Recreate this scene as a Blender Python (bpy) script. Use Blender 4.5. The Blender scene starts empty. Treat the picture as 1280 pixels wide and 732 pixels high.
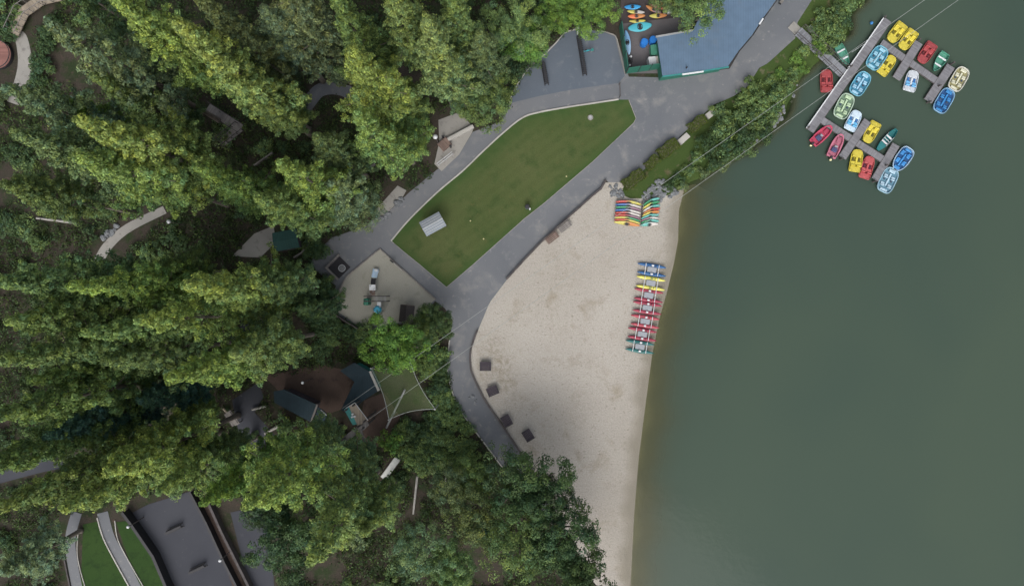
import bpy, bmesh, math, random
import numpy as np
from mathutils import Vector, Matrix
R = math.radians
scene = bpy.context.scene
COL = scene.collection
H = 85.0                                   # height of the drone above the ground

# ------------------------------------------------------------------ camera
cam = bpy.data.cameras.new('camera'); camo = bpy.data.objects.new('camera', cam)
COL.objects.link(camo)
camo.location = (0, 0, H); camo.rotation_euler = (0, 0, 0)
cam.sensor_width = 36; cam.lens = 36*H/128.0
cam.clip_start = 0.5; cam.clip_end = 6000
scene.camera = camo
# ------------------------------------------------------------------ sky and sun (overcast)
SUN_EL, SUN_AZ = 50, 186                    # degrees; azimuth clockwise from north (+Y)
world = bpy.data.worlds.new('World'); scene.world = world; world.use_nodes = True
nt = world.node_tree
bg = nt.nodes['Background']
sky = nt.nodes.new('ShaderNodeTexSky'); sky.sky_type = 'NISHITA'; sky.sun_disc = False
sky.sun_elevation = R(SUN_EL); sky.sun_rotation = R(SUN_AZ)
sky.dust_density = 6.0; sky.air_density = 1.0; sky.ozone_density = 1.0
hsv = nt.nodes.new('ShaderNodeHueSaturation'); hsv.inputs['Saturation'].default_value = 0.35
nt.links.new(sky.outputs[0], hsv.inputs['Color']); nt.links.new(hsv.outputs[0], bg.inputs[0])
bg.inputs[1].default_value = 0.15
sun = bpy.data.lights.new('sun', 'SUN'); sun.energy = .6; sun.angle = R(55); sun.color = (1.0, 0.96, 0.90)
suno = bpy.data.objects.new('sun', sun); COL.objects.link(suno)
sd = Vector((math.sin(R(SUN_AZ))*math.cos(R(SUN_EL)), math.cos(R(SUN_AZ))*math.cos(R(SUN_EL)), math.sin(R(SUN_EL))))
suno.rotation_euler = (sd).to_track_quat('Z', 'Y').to_euler(); suno.location = sd*200
scene.view_settings.view_transform = 'Standard'; scene.view_settings.look = 'None'
scene.view_settings.exposure = 0.42; scene.view_settings.gamma = 1.0
scene.view_settings.use_curve_mapping = False
scene.render.engine = 'CYCLES'
scene.cycles.max_bounces = 6; scene.cycles.diffuse_bounces = 5; scene.cycles.transparent_max_bounces = 8
scene.cycles.glossy_bounces = 2; scene.cycles.transmission_bounces = 3
scene.cycles.use_denoising = True

# ------------------------------------------------------------------ helpers
def W(px, py, h=0.0):
    k = 0.1*(H-h)/H
    return ((px-640)*k, (366-py)*k)
def W3(px, py, h=0.0, z=None):
    x, y = W(px, py, h); return (x, y, h if z is None else z)
def srgb(r, g, b):
    f = lambda c: (c/255/12.92) if c/255 <= .04045 else ((c/255+.055)/1.055)**2.4
    return (f(r), f(g), f(b), 1)

class Nodes:
    def __init__(s, mat):
        s.t = mat.node_tree; s.n = s.t.nodes; s.l = s.t.links
    def new(s, kind, **kw):
        n = s.n.new(kind)
        for k, v in kw.items():
            if k in n.inputs.keys(): n.inputs[k].default_value = v
            else: setattr(n, k, v)
        return n
    def link(s, a, b): s.l.new(a, b)
def newmat(name):
    m = bpy.data.materials.new(name); m.use_nodes = True
    return m, Nodes(m), m.node_tree.nodes['Principled BSDF']
def mixc(N, fac, a, b, mode='MIX'):
    m = N.new('ShaderNodeMix', data_type='RGBA', blend_type=mode)
    for s, v in ((m.inputs[0], fac), (m.inputs[6], a), (m.inputs[7], b)):
        if hasattr(v, 'is_linked') or hasattr(v, 'links'): N.link(v, s)
        else: s.default_value = v
    return m.outputs[2]
def ramp(N, src, p0, p1, v0=0., v1=1.):
    r = N.new('ShaderNodeMapRange'); r.inputs[1].default_value = p0; r.inputs[2].default_value = p1
    r.inputs[3].default_value = v0; r.inputs[4].default_value = v1
    N.link(src, r.inputs[0]); return r.outputs[0]
def noise(N, co, scale, detail=3, rough=.6, dist=0.):
    n = N.new('ShaderNodeTexNoise'); n.inputs['Scale'].default_value = scale
    n.inputs['Detail'].default_value = detail; n.inputs['Roughness'].default_value = rough
    n.inputs['Distortion'].default_value = dist
    N.link(co, n.inputs['Vector']); return n.outputs['Fac']
def objco(N):
    return N.new('ShaderNodeTexCoord').outputs['Object']

def plain(name, c, rough=.5, var=.12, scale=3., bump=0., metal=0., dirt=None, spec=.5):
    """painted / plastic / metal surface with slight blotches and dirt"""
    m, N, b = newmat(name)
    co = objco(N)
    c = tuple(c) if len(c) == 4 else tuple(c)+(1,)
    lo = tuple(x*(1-var) for x in c[:3])+(1,); hi = tuple(min(1, x*(1+var)) for x in c[:3])+(1,)
    f = noise(N, co, scale, 4, .65)
    col = mixc(N, ramp(N, f, .3, .7), lo, hi)
    if dirt:
        d = noise(N, co, scale*2.3, 5, .7)
        col = mixc(N, ramp(N, d, .52, .75, 0, dirt), col, (.06, .05, .04, 1))
    N.link(col, b.inputs['Base Color'])
    b.inputs['Roughness'].default_value = rough; b.inputs['Metallic'].default_value = metal
    b.inputs['Specular IOR Level'].default_value = spec
    if bump:
        bp = N.new('ShaderNodeBump'); bp.inputs['Strength'].default_value = bump; bp.inputs['Distance'].default_value = .02
        N.link(noise(N, co, 40, 3), bp.inputs['Height']); N.link(bp.outputs[0], b.inputs['Normal'])
    return m

def groundmat(name, c1, c2, c3=None, big=.12, mid=.9, fine=9., spots=None, bump=.3, rough=.95, f3=(.55, .7), fa=.5, bumpd=.03):
    m, N, b = newmat(name); co = objco(N)
    n1 = noise(N, co, big, 4, .6); n2 = noise(N, co, mid, 5, .65, .3); n3 = noise(N, co, fine, 4, .7)
    col = mixc(N, ramp(N, n1, .35, .65), c1, c2)
    if c3: col = mixc(N, ramp(N, n2, f3[0], f3[1]), col, c3)
    g = N.new('ShaderNodeMapRange'); g.inputs[1].default_value = .25; g.inputs[2].default_value = .75
    g.inputs[3].default_value = 1-fa*.5; g.inputs[4].default_value = 1+fa*.5
    N.link(n3, g.inputs[0])
    v = N.new('ShaderNodeVectorMath', operation='SCALE'); N.link(col, v.inputs[0]); N.link(g.outputs[0], v.inputs['Scale'])
    col = v.outputs[0]
    if spots:
        sc, th, sc_col, amt = spots
        s = noise(N, co, sc, 3, .5)
        col = mixc(N, ramp(N, s, th, th+.1, 0, amt), col, sc_col)
    N.link(col, b.inputs['Base Color']); b.inputs['Roughness'].default_value = rough
    b.inputs['Specular IOR Level'].default_value = .25
    bp = N.new('ShaderNodeBump'); bp.inputs['Strength'].default_value = bump; bp.inputs['Distance'].default_value = bumpd
    N.link(n3, bp.inputs['Height']); N.link(bp.outputs[0], b.inputs['Normal'])
    return m

def planks(name, c, width=.14, axis=0, var=.3, rough=.85, gap=.25):
    """weathered boards crossing the local axis"""
    m, N, b = newmat(name); co = objco(N)
    sep = N.new('ShaderNodeSeparateXYZ'); N.link(co, sep.inputs[0])
    d = N.new('ShaderNodeMath', operation='DIVIDE'); N.link(sep.outputs[axis], d.inputs[0]); d.inputs[1].default_value = width
    fl = N.new('ShaderNodeMath', operation='FLOOR'); N.link(d.outputs[0], fl.inputs[0])
    fr = N.new('ShaderNodeMath', operation='FRACT'); N.link(d.outputs[0], fr.inputs[0])
    wn = N.new('ShaderNodeTexWhiteNoise', noise_dimensions='1D'); N.link(fl.outputs[0], wn.inputs['W'])
    c = tuple(c[:3])
    lo = tuple(x*(1-var) for x in c)+(1,); hi = tuple(x*(1+var) for x in c)+(1,)
    col = mixc(N, wn.outputs['Value'], lo, hi)
    st = noise(N, co, 1.1, 5, .7)
    col = mixc(N, ramp(N, st, .45, .7, 0, .45), col, tuple(x*.45 for x in c)+(1,))
    st2 = noise(N, co, .5, 3, .6)
    col = mixc(N, ramp(N, st2, .5, .7, 0, .5), col, tuple(min(1, x*1.5) for x in c)+(1,))
    lt = N.new('ShaderNodeMath', operation='LESS_THAN'); N.link(fr.outputs[0], lt.inputs[0]); lt.inputs[1].default_value = .12
    g = N.new('ShaderNodeMath', operation='MULTIPLY'); N.link(lt.outputs[0], g.inputs[0]); g.inputs[1].default_value = gap*2
    col = mixc(N, g.outputs[0], col, tuple(x*.25 for x in c)+(1,))
    N.link(col, b.inputs['Base Color']); b.inputs['Roughness'].default_value = rough
    return m

def twotone(name, c1, c2, mid=0., soft=.4, rough=.45):
    """moulded plastic fading between two colours along local x"""
    m, N, b = newmat(name); co = objco(N)
    sep = N.new('ShaderNodeSeparateXYZ'); N.link(co, sep.inputs[0])
    n = noise(N, co, 2.5, 3)
    a = N.new('ShaderNodeMath', operation='MULTIPLY_ADD'); N.link(n, a.inputs[0]); a.inputs[1].default_value = .9
    N.link(sep.outputs[0], a.inputs[2])
    f = ramp(N, a.outputs[0], mid+.45-soft, mid+.45+soft)
    N.link(mixc(N, f, tuple(c1)+(1,), tuple(c2)+(1,)), b.inputs['Base Color'])
    b.inputs['Roughness'].default_value = rough
    return m

_leafmats = {}
def leafmat():
    if 'l' in _leafmats: return _leafmats['l']
    m, N, b = newmat('foliage')
    oi = N.new('ShaderNodeObjectInfo')
    at = N.new('ShaderNodeAttribute'); at.attribute_name = 'tint'
    sep = N.new('ShaderNodeSeparateColor'); N.link(at.outputs['Color'], sep.inputs[0])
    # red channel: brightness of the leaf, green channel: how yellow the leaf is
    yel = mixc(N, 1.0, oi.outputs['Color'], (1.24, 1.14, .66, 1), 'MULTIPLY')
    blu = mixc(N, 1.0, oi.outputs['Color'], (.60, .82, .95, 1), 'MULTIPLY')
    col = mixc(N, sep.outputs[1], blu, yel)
    v = N.new('ShaderNodeVectorMath', operation='SCALE'); N.link(col, v.inputs[0]); N.link(sep.outputs[0], v.inputs['Scale'])
    N.link(v.outputs[0], b.inputs['Base Color'])
    b.inputs['Roughness'].default_value = .6; b.inputs['Specular IOR Level'].default_value = .3
    tr = N.new('ShaderNodeBsdfTranslucent'); N.link(v.outputs[0], tr.inputs['Color'])
    mx = N.new('ShaderNodeMixShader'); mx.inputs[0].default_value = .35
    N.link(b.outputs[0], mx.inputs[1]); N.link(tr.outputs[0], mx.inputs[2])
    N.link(mx.outputs[0], N.n['Material Output'].inputs[0])
    _leafmats['l'] = m
    return m

# ---- scene graph helpers
def tag(o, label=None, cat=None, group=None, kind=None):
    if label: o['label'] = label
    if cat: o['category'] = cat
    if group: o['group'] = group
    if kind: o['kind'] = kind
    return o
def thing(name, label, cat, loc=(0, 0, 0), rz=0., group=None):
    o = bpy.data.objects.new(name, None); COL.objects.link(o); o.empty_display_size = .2
    o.location = loc; o.rotation_euler = (0, 0, rz)
    return tag(o, label, cat, group)
def meshobj(name, me, mat, parent=None, loc=None, rot=None):
    o = bpy.data.objects.new(name, me); COL.objects.link(o)
    if mat is not None and len(me.materials) == 0: me.materials.append(mat)
    if parent is not None: o.parent = parent
    if loc is not None: o.location = loc
    if rot is not None: o.rotation_euler = rot
    return o
def copytree(o, parent=None):
    c = o.copy(); COL.objects.link(c); c.parent = parent
    for ch in list(o.children): copytree(ch, c)
    return c

class MB:
    def __init__(s): s.b = bmesh.new()
    def box(s, c, d, rz=0., bev=0., rx=0., ry=0.):
        t = bmesh.new(); bmesh.ops.create_cube(t, size=1)
        bmesh.ops.scale(t, vec=d, verts=t.verts)
        if bev: bmesh.ops.bevel(t, geom=list(t.edges), offset=bev, segments=2, profile=.5, affect='EDGES')
        M = Matrix.Translation(c) @ Matrix.Rotation(rz, 4, 'Z') @ Matrix.Rotation(ry, 4, 'Y') @ Matrix.Rotation(rx, 4, 'X')
        bmesh.ops.transform(t, matrix=M, verts=t.verts); s._add(t); return s
    def _add(s, t):
        me = bpy.data.meshes.new('tmp'); t.to_mesh(me); t.free(); s.b.from_mesh(me); bpy.data.meshes.remove(me)
    def cyl(s, p0, p1, r0, r1=None, seg=10):
        r1 = r0 if r1 is None else r1
        p0, p1 = Vector(p0), Vector(p1); d = p1-p0
        t = bmesh.new(); bmesh.ops.create_cone(t, cap_ends=True, segments=seg, radius1=r0, radius2=r1, depth=d.length)
        M = Matrix.Translation((p0+p1)/2) @ d.to_track_quat('Z', 'Y').to_matrix().to_4x4()
        bmesh.ops.transform(t, matrix=M, verts=t.verts); s._add(t); return s
    def sph(s, c, r, sc=(1, 1, 1), seg=12):
        t = bmesh.new(); bmesh.ops.create_uvsphere(t, u_segments=seg, v_segments=max(6, seg//2), radius=r)
        bmesh.ops.scale(t, vec=sc, verts=t.verts); bmesh.ops.translate(t, vec=c, verts=t.verts); s._add(t); return s
    def prism(s, pts, z0, z1, bev=0.):
        t = bmesh.new()
        vb = [t.verts.new((p[0], p[1], z0)) for p in pts]; vt = [t.verts.new((p[0], p[1], z1)) for p in pts]
        t.faces.new(vt); t.faces.new(list(reversed(vb)))
        n = len(pts)
        for i in range(n): t.faces.new((vb[i], vb[(i+1) % n], vt[(i+1) % n], vt[i]))
        bmesh.ops.recalc_face_normals(t, faces=t.faces)
        if bev: bmesh.ops.bevel(t, geom=[e for e in t.edges], offset=bev, segments=1, affect='EDGES')
        s._add(t); return s
    def poly3(s, pts, thick):
        """closed slab under a 3D polygon"""
        t = bmesh.new()
        vt = [t.verts.new(p) for p in pts]; vb = [t.verts.new((p[0], p[1], p[2]-thick)) for p in pts]
        t.faces.new(vt); t.faces.new(list(reversed(vb))); n = len(pts)
        for i in range(n): t.faces.new((vb[i], vb[(i+1) % n], vt[(i+1) % n], vt[i]))
        bmesh.ops.recalc_face_normals(t, faces=t.faces); s._add(t); return s
    def torus(s, c, R_, r, axis='Z', seg=20, ms=6):
        t = bmesh.new(); rings = []
        for i in range(seg):
            a = 2*math.pi*i/seg; ring = []
            for j in range(ms):
                b_ = 2*math.pi*j/ms
                x = (R_+r*math.cos(b_))*math.cos(a); y = (R_+r*math.cos(b_))*math.sin(a); z = r*math.sin(b_)
                ring.append(t.verts.new((x, y, z) if axis == 'Z' else (x, z, y)))
            rings.append(ring)
        for i in range(seg):
            for j in range(ms):
                t.faces.new((rings[i][j], rings[(i+1) % seg][j], rings[(i+1) % seg][(j+1) % ms], rings[i][(j+1) % ms]))
        bmesh.ops.recalc_face_normals(t, faces=t.faces)
        bmesh.ops.translate(t, vec=c, verts=t.verts); s._add(t); return s
    def loops(s, rings, cap0=True, cap1=True):
        """skin a list of equal-length closed rings"""
        t = bmesh.new(); vs = [[t.verts.new(p) for p in r] for r in rings]; n = len(rings[0])
        for a, b_ in zip(vs[:-1], vs[1:]):
            for i in range(n): t.faces.new((a[i], a[(i+1) % n], b_[(i+1) % n], b_[i]))
        if cap0: t.faces.new(list(reversed(vs[0])))
        if cap1: t.faces.new(vs[-1])
        bmesh.ops.recalc_face_normals(t, faces=t.faces); s._add(t); return s
    def mesh(s, name, smooth=False):
        me = bpy.data.meshes.new(name); s.b.to_mesh(me); s.b.free()
        if smooth: me.polygons.foreach_set('use_smooth', [True]*len(me.polygons))
        return me
    def build(s, name, mat, parent=None, loc=None, rot=None, smooth=False):
        return meshobj(name, s.mesh(name, smooth), mat, parent, loc, rot)

def raw(name, verts, faces, mat, kind=None, parent=None, smooth=False):
    me = bpy.data.meshes.new(name); me.from_pydata(verts, [], faces); me.update()
    if smooth: me.polygons.foreach_set('use_smooth', [True]*len(me.polygons))
    o = meshobj(name, me, mat, parent)
    if kind: o['kind'] = kind
    return o
def sheet(name, pxpts, z, mat, kind='structure', h=0.):
    t = bmesh.new(); vs = [t.verts.new((*W(x, y, h), z)) for x, y in pxpts]
    f = t.faces.new(vs)
    if f.normal.z < 0: f.normal_flip()
    f.normal_update()
    if f.normal.z < 0: bmesh.ops.reverse_faces(t, faces=[f])
    bmesh.ops.triangulate(t, faces=list(t.faces))
    me = bpy.data.meshes.new(name); t.to_mesh(me); t.free()
    o = meshobj(name, me, mat)
    if kind: o['kind'] = kind
    return o
def smoothline(pts, n=6):
    out = []
    for i in range(len(pts)-1):
        p0 = pts[max(0, i-1)]; p1 = pts[i]; p2 = pts[i+1]; p3 = pts[min(len(pts)-1, i+2)]
        for k in range(n):
            t = k/n
            out.append(tuple(.5*((2*p1[a])+(-p0[a]+p2[a])*t+(2*p0[a]-5*p1[a]+4*p2[a]-p3[a])*t*t+(-p0[a]+3*p1[a]-3*p2[a]+p3[a])*t**3) for a in (0, 1)))
    out.append(pts[-1]); return out
def offsetline(w, d):
    out = []
    for i in range(len(w)):
        a = Vector(w[max(0, i-1)]); b = Vector(w[min(len(w)-1, i+1)]); t = (b-a).normalized()
        out.append((w[i][0]-t.y*d, w[i][1]+t.x*d))
    return out
def strip(mb, w, half, z0, z1):
    """a wall / kerb with a rectangular section along world polyline w"""
    l = offsetline(w, half); r = offsetline(w, -half)
    rings = [[(r[i][0], r[i][1], z0), (l[i][0], l[i][1], z0), (l[i][0], l[i][1], z1), (r[i][0], r[i][1], z1)] for i in range(len(w))]
    mb.loops(rings)
def wallobj(name, pxpts, width, z0, z1, mat, kind=None, smooth_=True):
    p = smoothline(pxpts, 5) if smooth_ else pxpts
    mb = MB(); strip(mb, [W(*q) for q in p], width/2, z0, z1)
    o = mb.build(name, mat)
    if kind: o['kind'] = kind
    return o
def pathsheet(name, pxpts, widths, z, mat):
    p = smoothline(pxpts, 6); w = [W(*q) for q in p]; n = len(w)
    hw = [widths[0]+(widths[1]-widths[0])*i/(n-1) for i in range(n)]
    L = [offsetline(w, hw[i]/2)[i] for i in range(n)]; Rr = [offsetline(w, -hw[i]/2)[i] for i in range(n)]
    V = [(a[0], a[1], z) for a in L]+[(a[0], a[1], z) for a in Rr]
    F = [(i, n+i, n+i+1, i+1) for i in range(n-1)]
    return raw(name, V, F, mat, 'structure')

# ------------------------------------------------------------------ materials
M = {}
M['asphalt'] = groundmat('asphalt', (.118, .127, .142, 1), (.155, .161, .172, 1), (.20, .20, .20, 1), .07, .4, 14, spots=(1.6, .64, (.27, .265, .26, 1), .5), bump=.2, f3=(.52, .74), fa=.32)
M['asphalt_blue'] = groundmat('asphalt_blue', (.088, .108, .135, 1), (.105, .123, .15, 1), (.14, .155, .175, 1), .1, .6, 14, spots=(3.0, .68, (.2, .21, .23, 1), .6), bump=.15, f3=(.56, .72), fa=.2)
M['asphalt_dark'] = groundmat('asphalt_dark', (.046, .049, .060, 1), (.056, .059, .070, 1), (.072, .075, .086, 1), .1, .7, 12, spots=(2, .7, (.17, .17, .18, 1), .6), bump=.15, f3=(.6, .75), fa=.2)
M['concrete'] = groundmat('concrete', (.23, .225, .21, 1), (.28, .27, .25, 1), (.17, .16, .15, 1), .2, 1.2, 12, bump=.2, fa=.25)
M['kerb'] = groundmat('kerb_stone', (.34, .33, .31, 1), (.42, .41, .38, 1), (.25, .24, .22, 1), .5, 2, 15, bump=.2, fa=.3)
M['sand'] = groundmat('sand', (.335, .312, .277, 1), (.385, .362, .325, 1), (.25, .22, .165, 1), .06, .30, 5.5, spots=(2.6, .61, (.19, .165, .13, 1), .6), bump=1., f3=(.56, .78), fa=.42, bumpd=.08)
M['play_sand'] = groundmat('playground_sand', (.27, .265, .23, 1), (.30, .295, .255, 1), (.22, .215, .18, 1), .1, .8, 8, bump=.5, f3=(.58, .75), fa=.25)
M['lawn'] = groundmat('lawn_grass', (.052, .074, .022, 1), (.074, .090, .033, 1), (.032, .060, .016, 1), .09, .35, 11, spots=(1.3, .62, (.085, .085, .03, 1), .6), bump=.8, f3=(.5, .68), fa=.75)
M['lawn_dark'] = groundmat('dark_grass', (.020, .048, .010, 1), (.026, .056, .012, 1), (.014, .034, .008, 1), .2, .9, 11, bump=.8, f3=(.5, .7), fa=.6)  # deeper green grass than the main lawn
M['bank'] = groundmat('bank_grass', (.034, .062, .014, 1), (.046, .074, .018, 1), (.10, .085, .045, 1), .15, .7, 9, spots=(1.1, .62, (.14, .12, .08, 1), .6), bump=.8, f3=(.58, .7), fa=.6)
M['duff'] = groundmat('forest_duff', (.036, .032, .024, 1), (.046, .038, .030, 1), (.022, .034, .013, 1), .15, .5, 6, spots=(1.5, .6, (.070, .048, .040, 1), .7), bump=1., f3=(.48, .62), fa=.8)
M['redbark'] = groundmat('brown_mulch', (.078, .055, .045, 1), (.095, .067, .055, 1), (.06, .043, .038, 1), .2, .9, 8, bump=.8, fa=.6)
M['dock'] = planks('dock_boards', (.165, .165, .18), .15, 0, .16)
M['dockramp'] = planks('ramp_boards', (.19, .20, .22), .3, 0, .2)
M['darkwood'] = planks('dark_wood', (.050, .040, .052), .2, 1, .25)
M['greywood'] = planks('grey_wood', (.20, .185, .175), .16, 0, .2)
M['brownwood'] = planks('brown_wood', (.17, .12, .10), .16, 0, .2)
M['tanwood'] = planks('tan_wood', (.26, .22, .17), .16, 0, .2)
M['timber'] = plain('timber_edge', (.07, .062, .062), .9, .35, 1.5)
M['bark'] = plain('bark', (.17, .145, .125), .95, .35, 2.5, .8)
M['steel'] = plain('galvanised_steel', (.42, .43, .44), .45, .12, 3, metal=.5)
M['blackmetal'] = plain('dark_metal', (.02, .02, .024), .6, .2, 3)
M['white'] = plain('white_plastic', (.58, .60, .62), .45, .06, 3)
M['greyplastic'] = plain('grey_plastic', (.26, .28, .31), .7, .1, 5)
M['roofblue'] = None
M['greenpaint'] = plain('green_paint', (.018, .12, .085), .6, .2, 2)
M['teal'] = plain('teal_paint', (.03, .20, .19), .5, .15, 2)
M['slate'] = None
M['rock'] = plain('boulder_stone', (.15, .16, .17), .95, .5, 2.2, .9)

def roofmat(name, c, period, var=.1, axis=0, stain=.35):
    m, N, b = newmat(name); co = objco(N)
    sep = N.new('ShaderNodeSeparateXYZ'); N.link(co, sep.inputs[0])
    d = N.new('ShaderNodeMath', operation='DIVIDE'); N.link(sep.outputs[axis], d.inputs[0]); d.inputs[1].default_value = period
    fr = N.new('ShaderNodeMath', operation='FRACT'); N.link(d.outputs[0], fr.inputs[0])
    lt = N.new('ShaderNodeMath', operation='LESS_THAN'); N.link(fr.outputs[0], lt.inputs[0]); lt.inputs[1].default_value = .14
    n = noise(N, co, .8, 5, .7)
    col = mixc(N, ramp(N, n, .3, .7), tuple(x*(1-var) for x in c)+(1,), tuple(x*(1+var) for x in c)+(1,))
    st = noise(N, co, .35, 4, .7)
    col = mixc(N, ramp(N, st, .55, .75, 0, stain), col, (.12, .13, .14, 1))
    s_ = N.new('ShaderNodeMath', operation='MULTIPLY'); N.link(lt.outputs[0], s_.inputs[0]); s_.inputs[1].default_value = .35
    col = mixc(N, s_.outputs[0], col, tuple(x*.55 for x in c)+(1,))
    N.link(col, b.inputs['Base Color']); b.inputs['Roughness'].default_value = .7; b.inputs['Specular IOR Level'].default_value = .3
    bp = N.new('ShaderNodeBump'); bp.inputs['Strength'].default_value = .5; bp.inputs['Distance'].default_value = .04
    N.link(lt.outputs[0], bp.inputs['Height']); N.link(bp.outputs[0], b.inputs['Normal'])
    return m
M['roofblue'] = roofmat('blue_metal_roof', (.092, .145, .215), .30)
M['slate'] = roofmat('dark_slate_roof', (.016, .034, .045), .3, .2, stain=.12)
M['roofgrey'] = roofmat('grey_metal_roof', (.22, .25, .28), .28, .12)
M['roofbrown'] = roofmat('dark_brown_roof', (.050, .044, .044), .22, .2)
M['roofteal'] = roofmat('teal_roof', (.03, .085, .075), .3, .2)

# ------------------------------------------------------------------ shoreline and terrain
SHORE = [(1098, -60), (1080, 0), (1065, 13), (1060, 41), (1039, 63), (1023, 77), (1004, 94), (986, 129), (977, 150), (950, 175), (915, 201),
         (884, 219), (862, 227), (856, 238), (849, 262), (848, 300), (843, 328), (834, 365), (825, 396), (816, 440), (808, 500),
         (799, 570), (793, 642), (790, 701), (788, 740), (784, 820)]
SY = [366-p[1] for p in SHORE]; SX = [p[0]-640 for p in SHORE]
def shore_x(yw):   # world metres
    return float(np.interp(-(yw*10), [-s for s in SY], SX))*.1
_SH = np.array([W(*p) for p in SHORE]); _SH = np.vstack([[_SH[0][0]+200, 1500], _SH, [_SH[-1][0]-50, -1500]])
def shore_d(x, y):
    """signed distance to the water line, positive out on the lake"""
    P = np.array([x, y]); a = _SH[:-1]; b = _SH[1:]; ab = b-a
    t = np.clip(((P-a)*ab).sum(1)/(ab*ab).sum(1), 0, 1); q = a+ab*t[:, None]
    i = int(np.argmin(((P-q)**2).sum(1))); d = math.hypot(*(P-q[i]))
    c = ab[i][0]*(P[1]-a[i][1])-ab[i][1]*(P[0]-a[i][0])
    return d if c > 0 else -d
WL = -.30
def hgt(x, y):
    d = shore_d(x, y)
    if d > 0: d *= 1+2.5*min(1, max(0, (y-11.5)/4))
    if d < -3.0: return 0.
    if d < 0: t = (d+3.0)/3.0; return WL*t*t
    return max(-2.6, WL-.20*d*(1+.12*d) if d < 6 else -2.6-.0*d)

gx = [-2500, -1200, -600, -300, -150, -90]+[-70+i*1.0 for i in range(141)]+[90, 150, 300, 600, 1200, 2500]
gy = [-2500, -1200, -600, -300, -150, -80]+[-46+i*1.0 for i in range(93)]+[80, 150, 300, 600, 1200, 2500]
V = []; F = []
for j, y in enumerate(gy):
    for i, x in enumerate(gx):
        d = shore_d(x, y)
        z = hgt(x, y) - (.02 if d < -6 else .14)
        V.append((x, y, z))
nx = len(gx)
for j in range(len(gy)-1):
    for i in range(nx-1): F.append((j*nx+i, j*nx+i+1, (j+1)*nx+i+1, (j+1)*nx+i))
raw('ground', V, F, M['duff'], 'structure', smooth=True)

def lattice(name, ys, leftx, rightx, ncol, mat, dz, power=1., kind='structure'):
    V = []; F = []
    for py in ys:
        xl = leftx(py); xr = rightx(py)
        for k in range(ncol+1):
            t = k/ncol
            px = xl+(xr-xl)*t
            x, y = W(px, py); V.append((x, y, hgt(x, y)+dz))
    for j in range(len(ys)-1):
        for k in range(ncol):
            a = j*(ncol+1)+k; F.append((a, a+ncol+1, a+ncol+2, a+1))
    return raw(name, V, F, mat, kind, smooth=True)
WALLX = [(228, 757), (236, 752), (245, 741), (276, 705), (303, 676), (349, 634), (378, 612), (414, 597), (441, 588), (466, 590), (501, 607),
         (537, 632), (575, 657), (600, 670), (640, 695), (732, 745), (830, 790)]
wallx = lambda py: float(np.interp(py, [w[0] for w in WALLX], [w[1] for w in WALLX]))
shpx = lambda py: float(np.interp(py, [s[1] for s in SHORE], [s[0] for s in SHORE]))
def sandmat():
    m = M['sand'].copy(); m.name = 'beach_sand'; N = Nodes(m); b = N.n['Principled BSDF']
    src = b.inputs['Base Color'].links[0].from_socket
    at = N.new('ShaderNodeAttribute'); at.attribute_name = 'wet'
    st = N.new('ShaderNodeAttribute'); st.attribute_name = 'trampled'
    co = objco(N); ns = noise(N, co, 1.7, 6, .75, .5)
    mu = N.new('ShaderNodeMath', operation='MULTIPLY'); N.link(ramp(N, ns, .42, .66), mu.inputs[0]); N.link(st.outputs['Fac'], mu.inputs[1])
    src = mixc(N, mu.outputs[0], src, (.19, .16, .105, 1))
    N.link(mixc(N, at.outputs['Fac'], src, (.205, .188, .152, 1)), b.inputs['Base Color'])
    return m
beach = lattice('beach', [228+i*4 for i in range(150)], wallx, lambda p: shpx(p)+min(90, max(3, (p-226)*3)), 90, sandmat(), .007)
me = beach.data; at = me.attributes.new('wet', 'FLOAT', 'POINT'); rr = random.Random(3)
wet = []
for v in me.vertices:
    d = shore_d(v.co.x, v.co.y)+.25*math.sin(v.co.y*.9)+.15*math.sin(v.co.y*2.3+1)
    w_ = min(1, max(0, (d+2.0)/1.6))*.75+.22*min(1, max(0, (d+4.5)/3))
    wet.append(min(.95, w_))
at.data.foreach_set('value', wet)
BLOB = [(615, 430, 14, .7), (626, 455, 17, .8), (632, 480, 15, .7), (642, 505, 12, .5), (605, 470, 9, .5), (706, 345, 22, .35), (690, 380, 16, .35), (700, 415, 14, .3), (668, 560, 12, .5), (742, 455, 12, .35),
        (655, 385, 18, .3), (760, 330, 14, .25), (720, 520, 20, .3), (640, 400, 8, .5), (800, 470, 9, .4), (786, 600, 10, .4), (755, 640, 10, .3), (690, 320, 12, .35), (735, 280, 14, .2)]
trm = []
for v in me.vertices:
    px, py = v.co.x*10+640, 366-v.co.y*10
    trm.append(min(1., sum(a*math.exp(-((px-bx)**2+(py-by)**2)/(r*r)) for bx, by, r, a in BLOB)))
me.attributes.new('trampled', 'FLOAT', 'POINT').data.foreach_set('value', trm)
BANKX = [(-60, 1040), (0, 1015), (28, 997), (48, 994), (79, 960), (85, 949), (109, 934), (121, 916), (131, 892), (162, 859), (179, 843), (214, 803), (234, 778), (244, 779), (250, 792)]
lattice('bank', [-60+i*4 for i in range(78)], lambda p: float(np.interp(p, [b[0] for b in BANKX], [b[1] for b in BANKX])), lambda p: min(shpx(p)+35, 1e4 if p < 222 else float(np.interp(p, [222, 229, 233, 237, 241, 245, 249], [930, 866, 858, 850, 842, 832, 812]))), 40, M['bank'], .012)

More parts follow.
